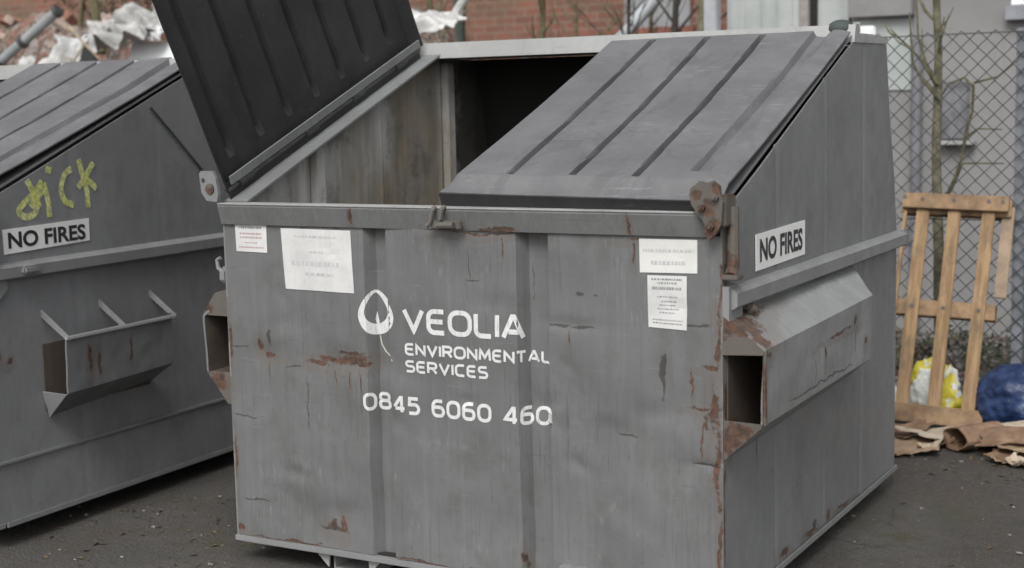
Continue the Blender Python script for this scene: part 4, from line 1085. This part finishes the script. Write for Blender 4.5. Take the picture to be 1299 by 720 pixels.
# ------------------------------------------------------------------ pallet
def pallet_wood():
    n = NT('pallet_wood')
    g = n.noise(1, 5, .6, vec=n.map((40, 40, 5))); a = n.noise(5, 5, .65)
    c = n.mix(n.ramp(g, .35, .65), (.20, .122, .060), (.33, .22, .118))
    c = n.mix(n.math('MULTIPLY', n.ramp(a, .48, .68), .65), c, (.13, .095, .062))
    n.bump(g, .4, .004)
    return n.done(c, .8)
PW = pallet_wood()
PWX = (lambda n: n)(simple('pallet_wood_cross', (.21, .13, .068), .8, .35, 9, .4, 40, alt=(.34, .225, .13)))
LEAN = math.asin((3.715-3.33)/1.22)
root = empty('wooden_pallet', (1.845, 3.33, .012))
root.rotation_euler = (-LEAN, R(1.8), R(2))
tag(root, 'weathered wooden pallet leaning upright against the wire fence', 'pallet')
for i, (x0, x1) in enumerate(((-.175, -.107), (-.010, .058), (.165, .233))):
    m = MB(); m.box(x0, x1, -.020, -.002, .055, 1.24-.02*i, bev=.003); m.build('slat', PW, root)
for zz, x0, x1, h in ((.0, -.22, .28, .095), (.575, -.24, .28, .085), (1.15, -.25, .30, .082)):
    m = MB(); 
    if zz > 1 or zz < .1: m.box(x0, x1, -.045, -.0215, zz, zz+h, bev=.003)
    else: m.box(x0, x1, .0, .075, zz, zz+h, bev=.004)
    m.build('bearer', PWX, root)
m = MB(); m.box(-.26, .31, .0, .075, 1.13, 1.22, bev=.004); m.build('bearer', PWX, root)
m = MB(); m.box(.262, .325, .02, .038, .70, 1.19, bev=.003); m.build('slat', simple('weathered_grey_wood', (.27, .205, .145), .85, .25, 9), root)
m = MB(); m.box(-.245, -.225, -.02, .0, .60, 1.14, bev=.002); m.build('splinter', PW, root)
for x, z in ((-.24, 1.21), (.27, 1.20), (-.145, 1.20), (.02, 1.20), (.2, 1.20), (-.145, .62), (.02, .62), (.2, .62)):
    m = MB(); m.tube([(x, -.0465 if z > 1.1 else -.0215, z), (x, -.050 if z > 1.1 else -.025, z)], .010, 8); m.build('nail', STEELD, root)

# ------------------------------------------------------------------ litter by the pallet
def lump(name, loc, sx, sy, sz, seed, mat, label, cat, amp=.25, fr=2.2, sub=5, fine=.06, rz=0):
    bm = bmesh.new(); bmesh.ops.create_icosphere(bm, subdivisions=sub, radius=1)
    for v in bm.verts:
        d = v.co.normalized(); k = 1+amp*fbm(d*fr+Vector((seed, 0, 0)), 3)+fine*(1-2*abs(fbm(d*6+Vector((0, seed, 0)), 3)))
        v.co = Vector((d.x*sx*k, d.y*sy*k, max(-sz*.72, d.z*sz*k)+sz*.72))
    me = bpy.data.meshes.new(name); bm.to_mesh(me); bm.free()
    for p_ in me.polygons: p_.use_smooth = True
    o = link(name, me, mat); o.location = loc; o.rotation_euler = (0, 0, rz)
    return tag(o, label, cat)
def bagmat():
    n = NT('yellow_white_carrier_bag'); a = n.noise(6.5, 3, .5, dist=.6)
    c = n.mix(n.ramp(a, .47, .52), (.62, .63, .60), (.60, .52, .05))
    c = n.mix(n.ramp(n.noise(11, 3, .5, vec=n.map((1, 1, 1), loc=(5, 0, 0))), .62, .66), c, (.12, .10, .06))
    n.bump(n.noise(14, 4, .6, dist=1.5), .5, .02); return n.done(c, .4)
lump('carrier_bag', (1.80, 3.62, 0), .15, .055, .165, 2.0, bagmat(), 'yellow and white carrier bag of rubbish behind the pallet slats', 'bag')
lump('carrier_bag', (1.58, 3.50, 0), .09, .09, .10, 4.0, simple('white_bag_plastic', (.66, .67, .68), .4, .1, 8, .5, 12, bd=.02), 'small white bag between the pallet foot and the dumpster', 'bag')
bl = NT('blue_bag_plastic')
def blue():
    n = bl; a = n.noise(9, 5, .6)
    c = n.mix(n.ramp(a, .4, .7), (.010, .024, .075), (.028, .052, .135))
    n.bump(n.noise(10, 5, .6, dist=1.2), .4, .03); return n.done(c, .38)
lump('blue_sack', (2.31, 3.46, 0), .245, .20, .195, 7.0, blue(), 'dark blue plastic sack lying on the ground right of the pallet', 'sack', amp=.10, fine=.05)
def cardmat(name, a_, b_):
    n = NT(name); a = n.noise(8, 5, .65)
    c = n.mix(n.ramp(a, .35, .65), a_, b_)
    c = n.mix(n.math('MULTIPLY', n.ramp(n.noise(20, 5, .7), .58, .7), .6), c, (.10, .065, .04))
    n.bump(n.noise(24, 4, .6), .35, .006); return n.done(c, .85)
CARD = cardmat('wet_cardboard', (.25, .17, .105), (.37, .27, .18)); CARD2 = cardmat('dark_wet_cardboard', (.15, .09, .055), (.25, .165, .105)); CARD3 = cardmat('pale_cardboard', (.36, .29, .22), (.46, .39, .31))
def flat_sheet(name, loc, wx, wy, seed, mat, label, rz, amp=.02, tilt=(0, 0), cat='cardboard', thick=.006, fold=.0):
    """torn board: flat facets meeting in a few sharp creases"""
    rnd = random.Random(int(seed*10)); cr = []
    for i in range(5):
        an = rnd.uniform(0, 6.28); cr.append((math.cos(an), math.sin(an), rnd.uniform(-.25, .25), rnd.choice((-1, 1, 1))*rnd.uniform(.4, 1)))
    raw = lambda u, v: sum(w_*abs(a_*(u-.5)+b_*(v-.5)-c_) for a_, b_, c_, w_ in cr)
    g = [raw(i/12, j/12) for i in range(13) for j in range(13)]; lo, hi = min(g), max(g)
    def fn(u, v):
        x = (u-.5)*wx*(1+.25*fbm((v*4, seed, 1), 4)); y = (v-.5)*wy*(1+.25*fbm((u*4, seed, 5), 4))
        z = (amp+fold)*(raw(u, v)-lo)/(hi-lo)+.003+tilt[0]*u+tilt[1]*v+.003*fbm((u*6, v*6, seed), 3)
        return Vector((x, y, max(.002-loc[2], z)))
    m = MB(); m.sheet(fn, lin(0, 1, 30), lin(0, 1, 26), (0, 0, thick))
    o = m.build(name, mat, None, smooth=False); o.location = loc; o.rotation_euler = (0, 0, rz)
    return tag(o, label, cat)
CS = 'cardboard_sheet'
flat_sheet(CS, (1.86, 2.82, 0), .28, .36, 1.2, CARD, 'tan cardboard sheet flattened beside the dumpster back corner', R(20), .035)
flat_sheet(CS, (1.93, 2.98, .022), .24, .20, 2.6, CARD3, 'pale scrap of cardboard on top of the tan sheet', R(-15), .02, (.01, .02), fold=.03)
flat_sheet(CS, (1.84, 3.02, .006), .20, .14, 7.7, CARD2, 'brown cardboard scrap behind the tan sheet at the dumpster corner', R(50), .03, (.02, .02), fold=.03)
flat_sheet(CS, (2.05, 3.10, 0), .22, .22, 3.3, CARD2, 'small dark cardboard scrap at the foot of the pallet', R(40), .03, fold=.03)
flat_sheet(CS, (2.54, 2.72, 0), .50, .24, 4.9, CARD2, 'large dark brown cardboard sheet lowest of the pile before the blue sack', R(-24), .03, (0, .02))
flat_sheet(CS, (2.52, 2.82, .02), .42, .22, 5.4, CARD, 'tan cardboard sheet in the middle of the pile before the blue sack', R(-10), .02, (.0, .02), fold=.03)
flat_sheet(CS, (2.40, 2.95, .035), .44, .24, 8.3, CARD2, 'bent dark brown cardboard sheet on the tan one before the blue sack', R(14), .03, (.01, .02), fold=.04)
flat_sheet(CS, (2.55, 3.00, .055), .46, .22, 9.6, CARD, 'upper tan cardboard flap leaning up towards the blue sack', R(-30), .02, (.01, .03), fold=.03)
flat_sheet(CS, (2.26, 3.06, .03), .30, .13, 6.4, CARD3, 'pale folded cardboard strip topmost of the pile before the blue sack', R(24), .02, (.02, .03), fold=.04)
for i, (x, y, w_, h_, lb) in enumerate(((1.98, 2.78, .10, .07, 'torn cardboard scrap nearest the camera between the two piles'), (2.10, 2.98, .12, .08, 'torn cardboard scrap left of the crushed tube'), (2.36, 2.74, .16, .09, 'torn cardboard scrap in front of the right hand pile'), (2.02, 2.92, .11, .09, 'torn cardboard scrap lying against the tan sheet'), (2.42, 2.66, .09, .06, 'smallest torn cardboard scrap in front of the right hand pile'), (2.16, 3.12, .13, .08, 'torn cardboard scrap touching the pallet foot'))):
    flat_sheet('cardboard_scrap', (x, y, .002), w_, h_, 30.5+i*1.7, (CARD3, CARD2, CARD, CARD2, CARD3, CARD)[i], lb, R(37*i), .03, fold=.02)
# crushed box with an open dark end
m = MB(); N = 20; prof = [(.085*math.cos(2*math.pi*i/N)*(1+.12*math.cos(3*2*math.pi*i/N)), .062+.060*math.sin(2*math.pi*i/N)*(1+.1*math.sin(2*2*math.pi*i/N))) for i in range(N)]
inn = [(x*.9, .062+(z-.062)*.9) for x, z in prof]
V = []
for pr in (prof, inn):
    for y in (-.13, .13): V += [(x+.02*fbm((x*20, y*5, z*20), 2), y, max(.004, z)) for x, z in pr]
fs = []
for i in range(N):
    j = (i+1) % N
    fs += [(i, j, N+j, N+i), (2*N+j, 2*N+i, 3*N+i, 3*N+j), (j, i, 2*N+i, 2*N+j), (N+i, N+j, 3*N+j, 3*N+i)]
m.add(V, fs); m.add([V[3*N+i] for i in range(N)], [tuple(range(N))])
o = m.build('crushed_box', CARD2, None, smooth=True); o.location = (2.17, 2.95, 0); o.rotation_euler = (0, 0, R(-35))
tag(o, 'crushed brown cardboard tube with its dark open end facing the camera', 'cardboard')
rnd = random.Random(3)
# scraps of pale litter beside the left dumpster
for i, (x, y, s_) in enumerate(((-.62, 1.02, .05), (-.72, .98, .035), (-.55, .90, .03))):
    flat_sheet('litter_scrap', (x, y, 0), s_*2.4, s_, 20+i, simple('pale_litter', (.22, .20, .16), .8, .4, 20), ('widest pale scrap of litter on the asphalt between the dumpsters', 'middle sized pale scrap of litter nearest the left dumpster', 'smallest pale scrap of litter between the dumpsters')[i], R(20*i), .02, cat='litter', fold=.01)

for o in list(bpy.data.objects):
    if '_off' in o.keys(): del o['_off']
